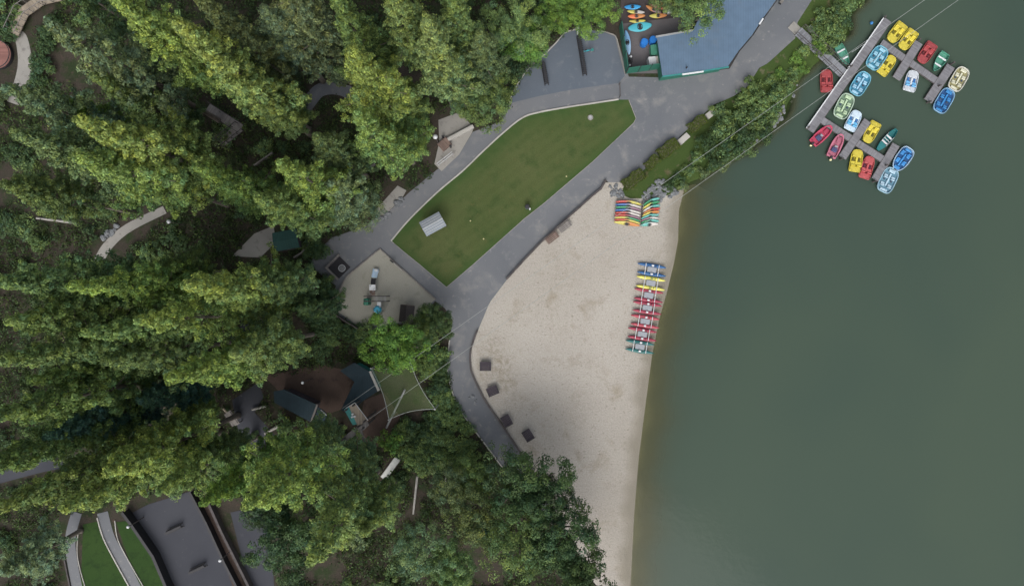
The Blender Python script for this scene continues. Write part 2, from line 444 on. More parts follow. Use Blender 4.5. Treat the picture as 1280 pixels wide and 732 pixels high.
# lake surface: clear at the edge, murky once deep
def watermat():
    m, N, b = newmat('lake_water'); co = objco(N)
    at = N.new('ShaderNodeAttribute'); at.attribute_name = 'depth'
    n = noise(N, co, .022, 3, .5)
    deep = mixc(N, ramp(N, n, .35, .65), (.038, .062, .049, 1), (.050, .074, .053, 1))
    f = at.outputs['Fac']
    col = mixc(N, ramp(N, f, .55, .95), (.070, .080, .045, 1), deep)
    df = N.new('ShaderNodeBsdfDiffuse'); N.link(col, df.inputs[0])
    tr = N.new('ShaderNodeBsdfTransparent'); tr.inputs[0].default_value = (.76, .80, .62, 1)
    mx = N.new('ShaderNodeMixShader'); N.link(f, mx.inputs[0]); N.link(tr.outputs[0], mx.inputs[1]); N.link(df.outputs[0], mx.inputs[2])
    gl = N.new('ShaderNodeBsdfGlossy'); gl.inputs['Roughness'].default_value = .06
    bp = N.new('ShaderNodeBump'); bp.inputs['Strength'].default_value = .25; bp.inputs['Distance'].default_value = .05
    N.link(noise(N, co, 1.6, 4, .6), bp.inputs['Height']); N.link(bp.outputs[0], gl.inputs['Normal'])
    fr = N.new('ShaderNodeFresnel'); fr.inputs[0].default_value = 1.33; N.link(bp.outputs[0], fr.inputs['Normal'])
    m2 = N.new('ShaderNodeMixShader'); N.link(fr.outputs[0], m2.inputs[0]); N.link(mx.outputs[0], m2.inputs[1]); N.link(gl.outputs[0], m2.inputs[2])
    N.link(m2.outputs[0], N.n['Material Output'].inputs[0])
    N.n.remove(b)
    return m
V = []; F = []; DP = []
cols = [-3, -1.5, -.5, 0, .25, .5, .8, 1.1, 1.5, 1.9, 2.3, 2.7, 3.1, 3.6, 4.2, 5, 7, 12, 25, 50, 90, 300, 1500]
rows = [-2500, -900, -300, -120]+[-46+i*.8 for i in range(116)]+[90, 200, 600, 2500]
for y in rows:
    sx = shore_x(max(-45, min(42, y)))
    for c in cols:
        x = sx+c; V.append((x, y, WL))
        d = shore_d(x, y)+.3*math.sin(y*.5)+.2*math.sin(y*1.3)
        d *= 1+3.0*min(1, max(0, (y-11.5)/5))
        DP.append(float(np.clip(1-math.exp(-max(0, d)/1.7)*1.0, 0, 1))**1.3 if d > 0 else 0.)
nc = len(cols)
for j in range(len(rows)-1):
    for i in range(nc-1): F.append((j*nc+i, j*nc+i+1, (j+1)*nc+i+1, (j+1)*nc+i))
lake = raw('lake', V, F, watermat(), 'structure')
lake.data.attributes.new('depth', 'FLOAT', 'POINT').data.foreach_set('value', DP)

# ------------------------------------------------------------------ paved areas and lawns
PLAZA = [(1018, -40), (1015, 0), (997, 28), (995, 48), (960, 79), (949, 85), (934, 109), (916, 121), (892, 131), (859, 162), (843, 179), (803, 214), (777, 234),
         (766, 232), (756, 224), (751, 236), (740, 245), (705, 276), (676, 303), (634, 349), (612, 378), (597, 414), (588, 441), (590, 466), (607, 501),
         (632, 537), (657, 575), (670, 600), (705, 650), (690, 655), (640, 602), (609, 558), (593, 537), (571, 504), (560, 468), (561, 430), (566, 400),
         (556, 385), (544, 376), (530, 392), (505, 404), (452, 413), (411, 385), (420, 357), (410, 350), (388, 332), (393, 317), (415, 297), (459, 282),
         (483, 267), (512, 240), (545, 213), (574, 193), (591, 165), (626, 152), (638, 128), (660, 80), (720, 34), (770, 44), (786, 96), (828, 97), (912, 86), (925, 64), (955, 25), (985, -40)]
sheet('pavement', PLAZA, .004, M['asphalt'])
COURT = [(638, 129), (641, 116), (659, 88), (675, 74), (694, 55), (707, 41), (722, 37.5), (751, 39), (769, 46), (774, 70), (781, 95), (773, 104), (718, 111.6), (675, 120)]
sheet('bike_parking_pavement', COURT, .010, M['asphalt_blue'])
LAWN = [(489, 300.6), (512, 274), (547, 240), (578, 214), (604, 189), (628, 167), (652, 148), (672, 141), (707, 134.5), (740, 129.5), (773, 124.7), (786, 124.7), (791, 136), (795, 149), (792, 154),
        (740, 203), (679, 255), (657, 272), (591, 331), (558.5, 358.6), (525, 331), (504, 314)]
lw = sheet('lawn', LAWN, .014, M['lawn'])
bm = bmesh.new(); bm.from_mesh(lw.data)
for _ in range(5):
    bmesh.ops.subdivide_edges(bm, edges=[e for e in bm.edges if e.calc_length() > .9], cuts=1); bmesh.ops.triangulate(bm, faces=list(bm.faces))
bm.to_mesh(lw.data); bm.free()
_le = np.array([W(*p) for p in LAWN]); _la = _le; _lb = np.roll(_le, -1, 0)
def edged(x, y):
    P = np.array([x, y]); ab = _lb-_la; t = np.clip(((P-_la)*ab).sum(1)/(ab*ab).sum(1), 0, 1)
    d = np.sqrt(((P-(_la+ab*t[:, None]))**2).sum(1)); d[14:] *= 2.2
    return float(d.min())
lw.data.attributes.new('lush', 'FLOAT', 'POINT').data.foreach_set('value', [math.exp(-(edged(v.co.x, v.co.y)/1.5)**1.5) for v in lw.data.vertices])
N = Nodes(M['lawn']); b_ = N.n['Principled BSDF']; src = b_.inputs['Base Color'].links[0].from_socket
at = N.new('ShaderNodeAttribute'); at.attribute_name = 'lush'; co = objco(N)
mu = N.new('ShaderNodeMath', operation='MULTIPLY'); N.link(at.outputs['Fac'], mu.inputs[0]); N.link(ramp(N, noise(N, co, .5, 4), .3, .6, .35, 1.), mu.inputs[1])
wv = N.new('ShaderNodeVectorRotate', rotation_type='Z_AXIS'); N.link(co, wv.inputs['Vector']); wv.inputs['Angle'].default_value = R(52)
sx = N.new('ShaderNodeSeparateXYZ'); N.link(wv.outputs[0], sx.inputs[0]); sn = N.new('ShaderNodeMath', operation='SINE'); ms = N.new('ShaderNodeMath', operation='MULTIPLY'); N.link(sx.outputs[0], ms.inputs[0]); ms.inputs[1].default_value = 5.; N.link(ms.outputs[0], sn.inputs[0])
src = mixc(N, ramp(N, sn.outputs[0], -.4, .4, 0, .14), src, (.09, .115, .04, 1))
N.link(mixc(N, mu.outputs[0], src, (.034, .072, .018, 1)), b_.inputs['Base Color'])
PLAY = [(475, 312), (544, 374), (530, 387), (505, 402), (452, 410), (414, 384), (434, 345)]
sheet('playground_sand', PLAY, .012, M['play_sand'])
# stone terraces above the upper path
sheet('stone_terrace', [(548, 150), (575, 140), (592, 160), (590, 166), (574, 193), (552, 214), (543, 205), (549, 178)], .010, M['concrete'])
sheet('stone_landing', [(497, 232), (508, 238), (503, 247), (484, 266), (466, 279), (470, 262)], .010, M['concrete'])
# forest paths
pathsheet('concrete_path', [(122, 330), (134, 308), (160, 285), (206, 262)], (1.3, 1.0), .006, M['concrete'])
sheet('paved_clearing', [(290, 320), (318, 292), (342, 282), (345, 303), (325, 322)], .006, M['concrete'])
pathsheet('forest_path', [(370, 150), (386, 128), (402, 112), (428, 112), (456, 130), (475, 150)], (1.8, 1.5), .006, M['asphalt'])
pathsheet('winding_path', [(18, 130), (28, 100), (31, 75), (27, 50), (22, 44)], (2.0, 1.4), .006, M['concrete'])
pathsheet('service_path', [(-20, 600), (60, 580), (110, 574), (160, 560)], (1.8, 1.2), .006, M['asphalt_dark'])
sheet('brown_courtyard', [(330, 470), (400, 455), (430, 462), (446, 478), (432, 510), (400, 520), (350, 490)], .005, M['redbark'])
sheet('dirt_yard', [(455, 500), (480, 490), (500, 520), (490, 545), (462, 565), (448, 540)], .005, M['redbark'])
sheet('asphalt_yard', [(290, 500), (322, 478), (330, 495), (318, 515), (345, 545), (320, 570), (298, 540)], .005, M['asphalt_dark'])
sheet('small_yard', [(300, 402), (340, 395), (356, 405), (340, 430), (300, 430)], .005, M['asphalt_dark'])
# lower left court with its paths and lawns
sheet('sports_court', [(166, 640), (185, 630), (243, 612), (262, 652), (284, 700), (312, 760), (236, 760), (200, 700)], .008, M['asphalt_dark'])
sheet('side_yard', [(288, 640), (335, 630), (345, 760), (318, 760)], .006, M['asphalt_dark'])
sheet('planter_strip', [(249, 622), (262, 628), (312, 745), (296, 745)], .02, M['redbark'])
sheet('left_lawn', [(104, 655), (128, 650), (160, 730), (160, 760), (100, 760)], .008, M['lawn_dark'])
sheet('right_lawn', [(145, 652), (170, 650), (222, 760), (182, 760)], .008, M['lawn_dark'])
pathsheet('left_footpath', [(96, 640), (88, 672), (91, 705), (104, 770)], (1.3, 1.3), .012, M['asphalt'])
pathsheet('right_footpath', [(128, 640), (137, 672), (155, 705), (188, 770)], (1.4, 1.3), .014, M['asphalt'])

# kerbs and edges (they belong to the paving)
wallobj('lawn_kerb', [(489, 301), (512, 274), (547, 240), (578, 214), (604, 189), (628, 167), (652, 148), (672, 141), (707, 134.5), (740, 129.5), (773, 124.5)], .17, 0, .13, M['kerb'], 'structure')
wallobj('lawn_edge', [(489, 301), (504, 314), (525, 331), (558, 359), (591, 331), (657, 272), (679, 255), (740, 203), (792, 154), (795, 148), (786, 125)], .07, 0, .05, M['concrete'], 'structure', False)
wallobj('court_kerb', [(637, 130), (641, 116), (659, 88), (675, 74), (694, 55), (707, 41), (722, 37)], .12, 0, .12, M['kerb'], 'structure')
wallobj('court_back_kerb', [(751, 39), (762, 42), (770, 47), (775, 66), (781, 92)], .10, 0, .10, M['concrete'], 'structure')
wallobj('path_kerb', [(562, 425), (560, 445), (560, 468), (571, 504), (593, 537), (609, 558), (640, 600)], .14, 0, .12, M['kerb'], 'structure')
wallobj('footpath_kerb', [(122, 646), (130, 672), (147, 705), (172, 750)], .14, 0, .16, M['kerb'], 'structure')
wallobj('footpath_edge', [(144, 650), (148, 674), (164, 705), (190, 750)], .10, 0, .12, M['kerb'], 'structure')
wallobj('left_path_kerb', [(80, 672), (80, 690), (84, 712), (92, 750)], .16, 0, .2, M['timber'], 'structure')
wallobj('inner_path_kerb', [(98, 665), (97, 690), (101, 712), (112, 750)], .08, 0, .12, M['kerb'], 'structure')
def tagw(o, l, c, g=None): return tag(o, l, c, g)
tagw(wallobj('beach_wall', [(757, 225), (751, 236), (740, 245), (720, 263), (705, 276), (676, 303), (655, 325), (633, 349)], .22, -.1, .38, M['timber'], None, False), 'low dark timber wall between the road and the upper beach', 'wall')
tagw(wallobj('beach_wall', [(597, 412), (591, 428), (588, 441), (588, 455), (590, 466), (598, 484), (607, 501), (632, 537), (657, 575), (670, 600), (690, 632)], .2, -.1, .36, M['timber']), 'curved low dark wall beside the four dark tables on the sand', 'wall')
tagw(wallobj('playground_border', [(411, 386), (434, 345), (475, 311), (545, 374)], .14, 0, .22, M['greywood'], None, False), 'thin timber border around the top of the playground sand', 'border')
tagw(wallobj('playground_fence', [(411, 386), (430, 399), (452, 412), (475, 410)], .10, 0, .9, M['timber'], None, False), 'dark low fence along the lower left of the playground', 'fence')
tagw(wallobj('court_wall', [(160, 636), (172, 652), (198, 690), (228, 760)], .35, 0, 1.4, M['blackmetal'], None, False), 'long black wall between the lower left lawn and dark court', 'wall')
tagw(wallobj('court_wall', [(242, 612), (262, 650), (284, 698), (316, 760)], .28, 0, 1.1, M['blackmetal'], None, False), 'long black wall on the planter side of the dark court', 'wall')
tagw(wallobj('planter_wall', [(262, 620), (280, 660), (300, 700), (330, 760)], .3, 0, 1.0, M['timber'], None, False), 'dark wall between the planter strip and the shaded side yard', 'wall')

# ------------------------------------------------------------------ foliage
rng = np.random.default_rng(7)
def leafmesh(name, c, nrm, size, bright, yellow, aspect=.5):
    n = len(c)
    nrm = nrm/np.linalg.norm(nrm, axis=1, keepdims=True)
    rnd = rng.normal(size=(n, 3)); u = np.cross(nrm, rnd); u /= np.linalg.norm(u, axis=1, keepdims=True)+1e-9
    v = np.cross(nrm, u)
    s = size[:, None]
    P = np.empty((n, 4, 3))
    P[:, 0] = c+u*s*.5; P[:, 1] = c+v*s*.5*aspect+u*s*.05; P[:, 2] = c-u*s*.5; P[:, 3] = c-v*s*.5*aspect+u*s*.05
    me = bpy.data.meshes.new(name)
    me.vertices.add(4*n); me.vertices.foreach_set('co', P.reshape(-1).astype(np.float32))
    me.loops.add(4*n); me.loops.foreach_set('vertex_index', np.arange(4*n, dtype=np.int32))
    me.polygons.add(n); me.polygons.foreach_set('loop_start', np.arange(0, 4*n, 4, dtype=np.int32))
    me.polygons.foreach_set('loop_total', np.full(n, 4, dtype=np.int32))
    at = me.attributes.new('tint', 'FLOAT_COLOR', 'POINT')
    C = np.ones((n, 4, 4), dtype=np.float32); C[:, :, 0] = bright[:, None]; C[:, :, 1] = np.clip(yellow, 0, 1)[:, None]; C[:, :, 2] = 0
    at.data.foreach_set('color', C.reshape(-1))
    me.update(calc_edges=True); me.materials.append(leafmat())
    return me
def clumps(cc, rr_, rz, per, lsize, bvar=.22, out=None, outw=.0):
    """leaves over the upper domes of many clumps"""
    K = len(cc); cnt = np.maximum(6, (per*(rr_/rr_.mean())**2).astype(int)); idx = np.repeat(np.arange(K), cnt); n = len(idx)
    d = rng.normal(size=(n, 3)); d[:, 2] = np.abs(d[:, 2])*1.1-.25; d /= np.linalg.norm(d, axis=1, keepdims=True)
    rad = rng.uniform(.55, 1.08, n)
    pos = cc[idx]+d*np.stack([rr_[idx], rr_[idx], rr_[idx]*rz], 1)*rad[:, None]
    nr = d+rng.normal(size=(n, 3))*.55+np.array([0, 0, .35])
    if out is not None: nr += out[idx]*outw
    cb = rng.normal(1, bvar*.6, K)[idx]*rng.normal(1, bvar, n)
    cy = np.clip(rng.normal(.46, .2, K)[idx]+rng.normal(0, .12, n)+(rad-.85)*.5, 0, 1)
    sz = lsize*rng.uniform(.65, 1.35, n)
    return pos, nr, sz, np.clip(cb, .35, 1.9), cy

def conifer(seed, Hh=30., z0=.30, Rm=4.0, nb=150, per=46, sparse=0.):
    global rng
    rng = np.random.default_rng(seed); rd = random.Random(seed)
    cc = []; rr_ = []; out = []
    limbs = MB()
    lob = [rd.uniform(0, 6.28) for _ in range(4)]
    lean = (rd.uniform(-.5, .5), rd.uniform(-.5, .5))
    trunk = lambda z: Vector((lean[0]*(z/Hh)**2, lean[1]*(z/Hh)**2, z))
    zz = [0, .02*Hh, .1*Hh, .3*Hh, .6*Hh, .85*Hh, Hh*.985]; r0 = .011*Hh+.05
    rads = [r0*1.5, r0*1.15, r0, r0*.82, r0*.5, r0*.22, .03]
    rings = [[(trunk(z)+Vector((math.cos(a)*r, math.sin(a)*r, 0)))[:] for a in [2*math.pi*i/9 for i in range(9)]] for z, r in zip(zz, rads)]
    limbs.loops(rings)
    for k in range(nb):
        t = (k+rd.random())/nb; t = t**.92
        z = Hh*(z0+(1-z0)*t); a = k*2.39996+rd.uniform(-.4, .4)
        env = Rm*1.08*(1-t)**.80*min(1, .5+t*2.6)
        env *= 1+.22*math.sin(2*a+lob[0]+z*.25)+.15*math.sin(3*a+lob[1]-z*.4)
        L = max(.35, env*rd.uniform(.62, 1.3))
        if rd.random() < sparse: continue
        rise = rd.uniform(.0, .35)+.35*t
        dr = Vector((math.cos(a), math.sin(a), 0)); side = Vector((-dr.y, dr.x, 0))
        base = trunk(z)
        end = base+dr*L*.9+Vector((0, 0, L*rise))
        if k % 2 == 0 and L > 1: limbs.cyl(base[:], end[:], .05+.012*L, .02, 4)
        nclu = 2+int(L*1.7)
        for q in range(nclu):
            s = 1.04-.66*(q/max(1, nclu))*rd.uniform(.8, 1.15)
            lat = rd.uniform(-.26, .26)*L*(1.15-s)*1.6
            p = base+dr*L*s+side*lat+Vector((0, 0, L*rise*s-.12*L*abs(lat)/L+rd.uniform(-.15, .15)))
            cc.append(p[:]); rr_.append(rd.uniform(.34, .56)*(1.35-.62*s)*(1+.05*L)); out.append(dr[:])
    for q in range(5): cc.append((trunk(Hh*(.955+.012*q))+Vector((rd.uniform(-.15, .15), rd.uniform(-.15, .15), 0)))[:]); rr_.append(.32); out.append((0, 0, 1))
    cc = np.array(cc); rr_ = np.array(rr_); out = np.array(out)
    pos, nr, sz, cb, cy = clumps(cc, rr_, .7, per, .29, .30, out, .4)
    cy = cy+(pos[:, 2]/Hh-.62)*.55            # yellower, brighter tops: young growth plus sky light painted into the leaf colour
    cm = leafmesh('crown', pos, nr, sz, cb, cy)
    return cm, limbs.mesh('trunk', True)

def broadleaf(seed, Hh=10., Rm=4.5, z0=.3, nc_=150, per=90, lsize=.24, flat=.8):
    global rng
    rng = np.random.default_rng(seed); rd = random.Random(seed)
    limbs = MB(); cc = []; rr_ = []; out = []
    th = Hh*z0
    limbs.loops([[(math.cos(a)*r, math.sin(a)*r, z) for a in [2*math.pi*i/9 for i in range(9)]] for z, r in ((0, .035*Hh), (.3, .026*Hh), (th, .02*Hh), (th*1.6, .014*Hh))])
    cz = th+(Hh-th)*.42; lobes = []
    for k in range(9):
        a = k*2.4+rd.uniform(-.3, .3); rl = Rm*rd.uniform(.3, .72) if k else 0
        zc = cz+(Hh-cz)*rd.uniform(.0, .55)*(1-.5*rl/Rm)
        lobes.append((Vector((math.cos(a)*rl, math.sin(a)*rl, zc)), Rm*rd.uniform(.34, .5)))
        limbs.cyl((0, 0, th*rd.uniform(.7, 1.3)), lobes[-1][0][:], .013*Hh, .005*Hh, 5)
    for i in range(nc_):
        c, r = lobes[i % len(lobes)]
        d = Vector((rd.gauss(0, 1), rd.gauss(0, 1), rd.gauss(.25, .8))).normalized()
        p = c+Vector((d.x*r, d.y*r, d.z*r*flat))*rd.uniform(.75, 1.08)
        if p.z > Hh: p.z = Hh-rd.random()*.4
        cc.append(p[:]); rr_.append(rd.uniform(.10, .17)*Rm); out.append(d[:])
    cm = leafmesh('crown', *clumps(np.array(cc), np.array(rr_), .75, per, lsize, .22, np.array(out), .5))
    return cm, limbs.mesh('trunk', True)

def bushmesh(seed, per=26, n=44, lsize=.16):
    """a unit shrub: radius 1, height 1"""
    global rng
    rng = np.random.default_rng(seed); rd = random.Random(seed)
    cc = []; rr_ = []; out = []
    for i in range(n):
        a = rd.uniform(0, 6.283); q = math.sqrt(rd.random())*.82; w = 1+.25*math.sin(3*a+seed)
        x, y = math.cos(a)*q*w, math.sin(a)*q*w
        z = math.sqrt(max(.05, 1-q*q))*rd.uniform(.45, .85)
        cc.append((x, y, z)); rr_.append(rd.uniform(.16, .3)); out.append((x, y, .5))
    return leafmesh('foliage', *clumps(np.array(cc), np.array(rr_), .7, per, lsize, .25, np.array(out), .4))

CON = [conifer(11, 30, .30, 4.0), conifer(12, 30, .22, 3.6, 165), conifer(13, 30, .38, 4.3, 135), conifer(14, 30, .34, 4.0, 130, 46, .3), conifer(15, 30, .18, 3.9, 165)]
BRD = [broadleaf(21), broadleaf(22), broadleaf(23, nc_=120, per=60), broadleaf(24)]
BSH = [bushmesh(31), bushmesh(32), bushmesh(33), bushmesh(34, 30, 50, .13)]
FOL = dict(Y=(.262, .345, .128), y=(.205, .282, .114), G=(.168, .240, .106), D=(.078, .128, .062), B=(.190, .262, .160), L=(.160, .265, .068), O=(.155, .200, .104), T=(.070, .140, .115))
tr = random.Random(99)
def tree(px, py, h, rad, kind, label, proto=None, group='trees of the lakeside forest', name=None, z0s=None):
    """px, py: where the tip shows; the trunk stands vertically below it"""
    x, y = W(px, py, h)
    con = proto is None or proto < 10
    if proto is None: proto = tr.randrange(5)
    cm, tm = CON[proto] if con else BRD[proto-10]
    base_r = 4.0 if con else 4.5; base_h = 30. if con else 10.
    nm = name or ('conifer_tree' if con else 'broadleaf_tree')
    t = thing(nm, label, 'tree', (x, y, 0), tr.uniform(0, 6.28), group)
    jit = tr.uniform(.92, 1.1)
    c = bpy.data.objects.new('crown', cm); COL.objects.link(c); c.parent = t
    k = bpy.data.objects.new('trunk', tm); COL.objects.link(k); k.parent = t
    if len(tm.materials) == 0: tm.materials.append(M['bark'])
    kk = .76 if con else 1.
    s = (kk*rad/base_r, kk*rad/base_r, h/base_h); c.scale = s; k.scale = s
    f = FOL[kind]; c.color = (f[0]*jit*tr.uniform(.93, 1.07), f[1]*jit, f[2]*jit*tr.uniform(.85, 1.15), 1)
    return t
TREES = [
 (-34, 585, 32, 4.0, 'G', 1, 'green conifer reaching over the service path at the left edge'),
 (322, 650, 9, 2.9, 'D', 13, 'small dark tree over the shaded side yard beside the planter'),
 (196, 616, 24, 3.4, 'y', 3, 'sparse olive conifer drooping over the upper end of the dark court'),
 # tip x, tip y, height, crown radius, colour, proto, label
 (100, 150, 33, 4.4, 'Y', 0, 'brightest yellow-green conifer, the upper of the twin crowns at left'),
 (92, 196, 30, 4.4, 'Y', 2, 'yellow-green conifer, the lower of the twin crowns at left'),
 (226, 34, 33, 4.6, 'Y', 1, 'tall yellow-green conifer leaning toward the upper left, longest crown there'),
 (144, 0, 31, 4.2, 'Y', 0, 'yellow-green conifer at the top edge, left of the longest crown'),
 (66, 28, 31, 4.2, 'B', 3, 'grey-green conifer beside the wooden footbridge in the upper left'),
 (326, 14, 21, 4.0, 'B', 2, 'pale grey-green conifer near the top with silvery branches'),
 (436, 62, 29, 4.0, 'Y', 2, 'bright yellow-green conifer with a round tip above the forest path'),
 (532, 24, 27, 4.2, 'y', 0, 'tall green conifer left of the bike parking pavement'),
 (446, 144, 26, 3.6, 'Y', 3, 'small bright-tipped conifer above the stone landing'),
 (352, 206, 28, 3.6, 'Y', 3, 'yellow-green conifer with thin bare limbs north of the paved clearing'),
 (322, 246, 25, 3.6, 'y', 0, 'green conifer whose crown ends over the paved clearing'),
 (90, 352, 32, 3.6, 'Y', 1, 'yellow-green conifer just below the concrete forest path'),
 (228, 362, 31, 4.3, 'Y', 4, 'long bright conifer pointing left from the playground'),
 (105, 416, 31, 3.2, 'y', 0, 'narrow yellow-green conifer, the left of a pair below the long crown'),
 (170, 404, 31, 3.4, 'Y', 3, 'pale yellow-green conifer, the right of a pair below the long crown'),
 (216, 468, 30, 4.2, 'Y', 1, 'bright yellow-green conifer above the dark slate roofs'),
 (292, 438, 25, 3.8, 'y', 2, 'olive conifer between the slate roofs and the playground shrubs'),
 (0, 352, 33, 4.4, 'G', 0, 'mid-green conifer at the left edge below the bare trunk'),
 (12, 396, 32, 4.2, 'y', 2, 'yellow-tinged conifer at the left edge beside the mid-green one'),
 (4, 448, 33, 4.2, 'y', 1, 'light conifer at the left edge above the small bare logs'),
 (-6, 520, 32, 4.6, 'G', 3, 'olive conifer at the left edge above the service path'),
 (138, 590, 27, 4.2, 'Y', 2, 'bright yellow-green conifer above the dark sports court'),
 (80, 634, 30, 4.0, 'Y', 0, 'bright conifer over the top of the two footpaths'),
 (212, 532, 12, 3.0, 'y', 4, 'green conifer right behind the bright one above the court'),
 (314, 632, 29, 4.6, 'Y', 2, 'broad bright conifer in the lower middle, left of the leaning pair'),
 (388, 700, 29, 4.5, 'Y', 0, 'bright yellow-green conifer nearest the bottom edge'),
 (250, 632, 25, 3.4, 'L', 4, 'vivid green conifer at the upper right corner of the dark court'),
 (0, 640, 33, 4.4, 'G', 1, 'mid-green conifer in the lower left corner above its neighbours'),
 (4, 716, 13, 3.8, 'B', 3, 'blue-grey conifer in the bottom left corner'),
 (418, 616, 17, 3.8, 'y', 4, 'dense olive conifer below the beige tower platform'),
 (388, 562, 13, 3.2, 'G', 2, 'green conifer left of the walkway of the tower platform'),
 (242, 584, 16, 3.4, 'G', 0, 'olive conifer below the small grey shelter'),
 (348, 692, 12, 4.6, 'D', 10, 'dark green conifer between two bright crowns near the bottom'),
 (452, 670, 20, 3.4, 'G', 1, 'green conifer right of the bottom bright crown'),
 (20, 168, 29, 4.2, 'B', 0, 'blue-green conifer at the left edge beside the twin crowns'),
 (4, 112, 29, 4.0, 'B', 3, 'greyish conifer at the left edge below the round deck'),
 (6, 232, 22, 3.6, 'G', 2, 'green conifer at the left edge above the bare leaning trunk'),
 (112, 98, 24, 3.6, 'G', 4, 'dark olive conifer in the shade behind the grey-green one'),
 (60, 120, 22, 3.0, 'L', 1, 'small fresh green conifer right of the round deck'),
 (178, 98, 14, 3.2, 'O', 3, 'dull olive conifer between the longest crown and twin crowns'),
 (300, 100, 22, 3.8, 'y', 0, 'olive-yellow conifer at the lower end of the longest crown'),
 (240, -10, 30, 4.0, 'O', 1, 'olive conifer at the top edge between two yellow ones'),
 (330, -40, 30, 4.0, 'O', 4, 'shaded conifer mostly beyond the top edge'),
 (418, -6, 28, 3.8, 'G', 0, 'green conifer at the top edge left of centre'),
 (490, -14, 27, 3.6, 'y', 2, 'olive conifer at the top edge next to the bike parking trees'),
 (470, 96, 21, 3.6, 'y', 4, 'rounded olive conifer right of the forest path'),
 (500, 104, 15, 3.4, 'y', 1, 'green conifer just left of the stone terrace'),
 (562, 62, 18, 3.4, 'G', 4, 'green conifer between the terrace and the bike parking'),
 (488, 166, 16, 3.8, 'y', 2, 'dense green conifer over the upper path by the landing'),
 (395, 170, 22, 3.4, 'O', 0, 'grey-olive conifer in the middle of the forest'),
 (410, 230, 19, 3.6, 'B', 3, 'grey-green conifer by the stone landing'),
 (394, 256, 12, 2.8, 'G', 4, 'green conifer over the teal shed roof'),
 (240, 210, 24, 3.4, 'y', 4, 'large olive conifer at the lower end of the twin crowns'),
 (180, 334, 19, 3.2, 'G', 3, 'green conifer on the right end of the crown below the concrete path'),
 (322, 356, 20, 3.4, 'G', 0, 'dark olive conifer near the left corner of the playground'),
 (370, 385, 14, 3.2, 'D', 4, 'dark green conifer touching the playground fence'),
 (130, 455, 27, 3.6, 'G', 2, 'green conifer left of the dark teal pine'),
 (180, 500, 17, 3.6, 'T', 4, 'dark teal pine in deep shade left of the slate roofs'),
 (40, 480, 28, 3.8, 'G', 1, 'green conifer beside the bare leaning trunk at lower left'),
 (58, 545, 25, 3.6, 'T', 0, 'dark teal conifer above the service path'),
 (60, -40, 30, 4.2, 'D', 3, 'dark conifer cut by the top left corner'),
 (560, -30, 26, 3.6, 'y', 1, 'olive conifer cut by the top edge near the kayak racks'),
 (600, 40, 18, 3.4, 'O', 0, 'dull olive conifer at the left rim of the bike parking'),
 # broad crowns
 (487, 437, 11, 4.0, 'L', 10, 'bright lime-green round tree below the playground'),
 (545, 402, 7, 2.4, 'D', 11, 'dark green round tree at the bend of the path'),
 (524, 412, 6, 2.4, 'G', 12, 'green bushy tree beside the dark playhouse'),
 (636, 608, 12, 3.9, 'D', 12, 'dark green broadleaf tree where the beach path disappears'),
 (668, 632, 14, 4.6, 'D', 11, 'dark broadleaf tree in the middle of the group by the beach'),
 (696, 636, 12, 3.0, 'D', 12, 'dark broadleaf tree reaching furthest over the upper sand'),
 (702, 693, 14, 4.5, 'D', 13, 'dark broadleaf tree at the bottom edge beside the sand'),
 (650, 706, 15, 4.4, 'G', 12, 'greener broadleaf tree at the bottom edge of the beach group'),
 (592, 660, 12, 3.8, 'O', 12, 'sparse grey-green tree beside the red-brown forest floor'),
 (556, 620, 11, 3.0, 'O', 12, 'thin tree next to the pale fallen log'),
 (516, 708, 13, 3.6, 'B', 12, 'bluish green broadleaf tree at the bottom edge'),
 (560, 720, 12, 3.2, 'G', 13, 'green broadleaf tree at the bottom edge by the brown gap'),
 (732, 750, 14, 4.0, 'D', 11, 'dark broadleaf tree cut by the bottom edge at the sand'),
 (588, 604, 8, 2.8, 'G', 13, 'green broadleaf tree between the thicket and the dark beach trees'),
 (884, -4, 9, 3.7, 'G', 12, 'grey-olive tree hanging over the blue boathouse roof'),
 (852, -22, 9, 3.0, 'G', 10, 'grey-olive tree beyond the kayak racks at the top edge'),
 (744, 0, 7, 3.2, 'L', 11, 'lime-green tree left of the kayak racks'),
 (704, 4, 7, 3.2, 'L', 10, 'lime-green tree behind the bike parking pavement'),
 (656, 44, 8, 3.0, 'L', 13, 'fresh green tree at the curved kerb of the bike parking'),
 (640, 20, 10, 3.8, 'y', 11, 'olive-green tree near the top left of the bike parking'),
 (616, 92, 9, 2.8, 'y', 12, 'olive tree at the lower left kerb of the bike parking'),
 (600, 118, 11, 3.2, 'G', 13, 'green tree overhanging the bend of the upper path'),
 (440, 250, 12, 3.2, 'O', 12, 'grey-olive tree above the left end of the upper pavement'),
]
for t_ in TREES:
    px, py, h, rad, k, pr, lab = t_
    tree(px, py, h, rad, k, lab, pr)

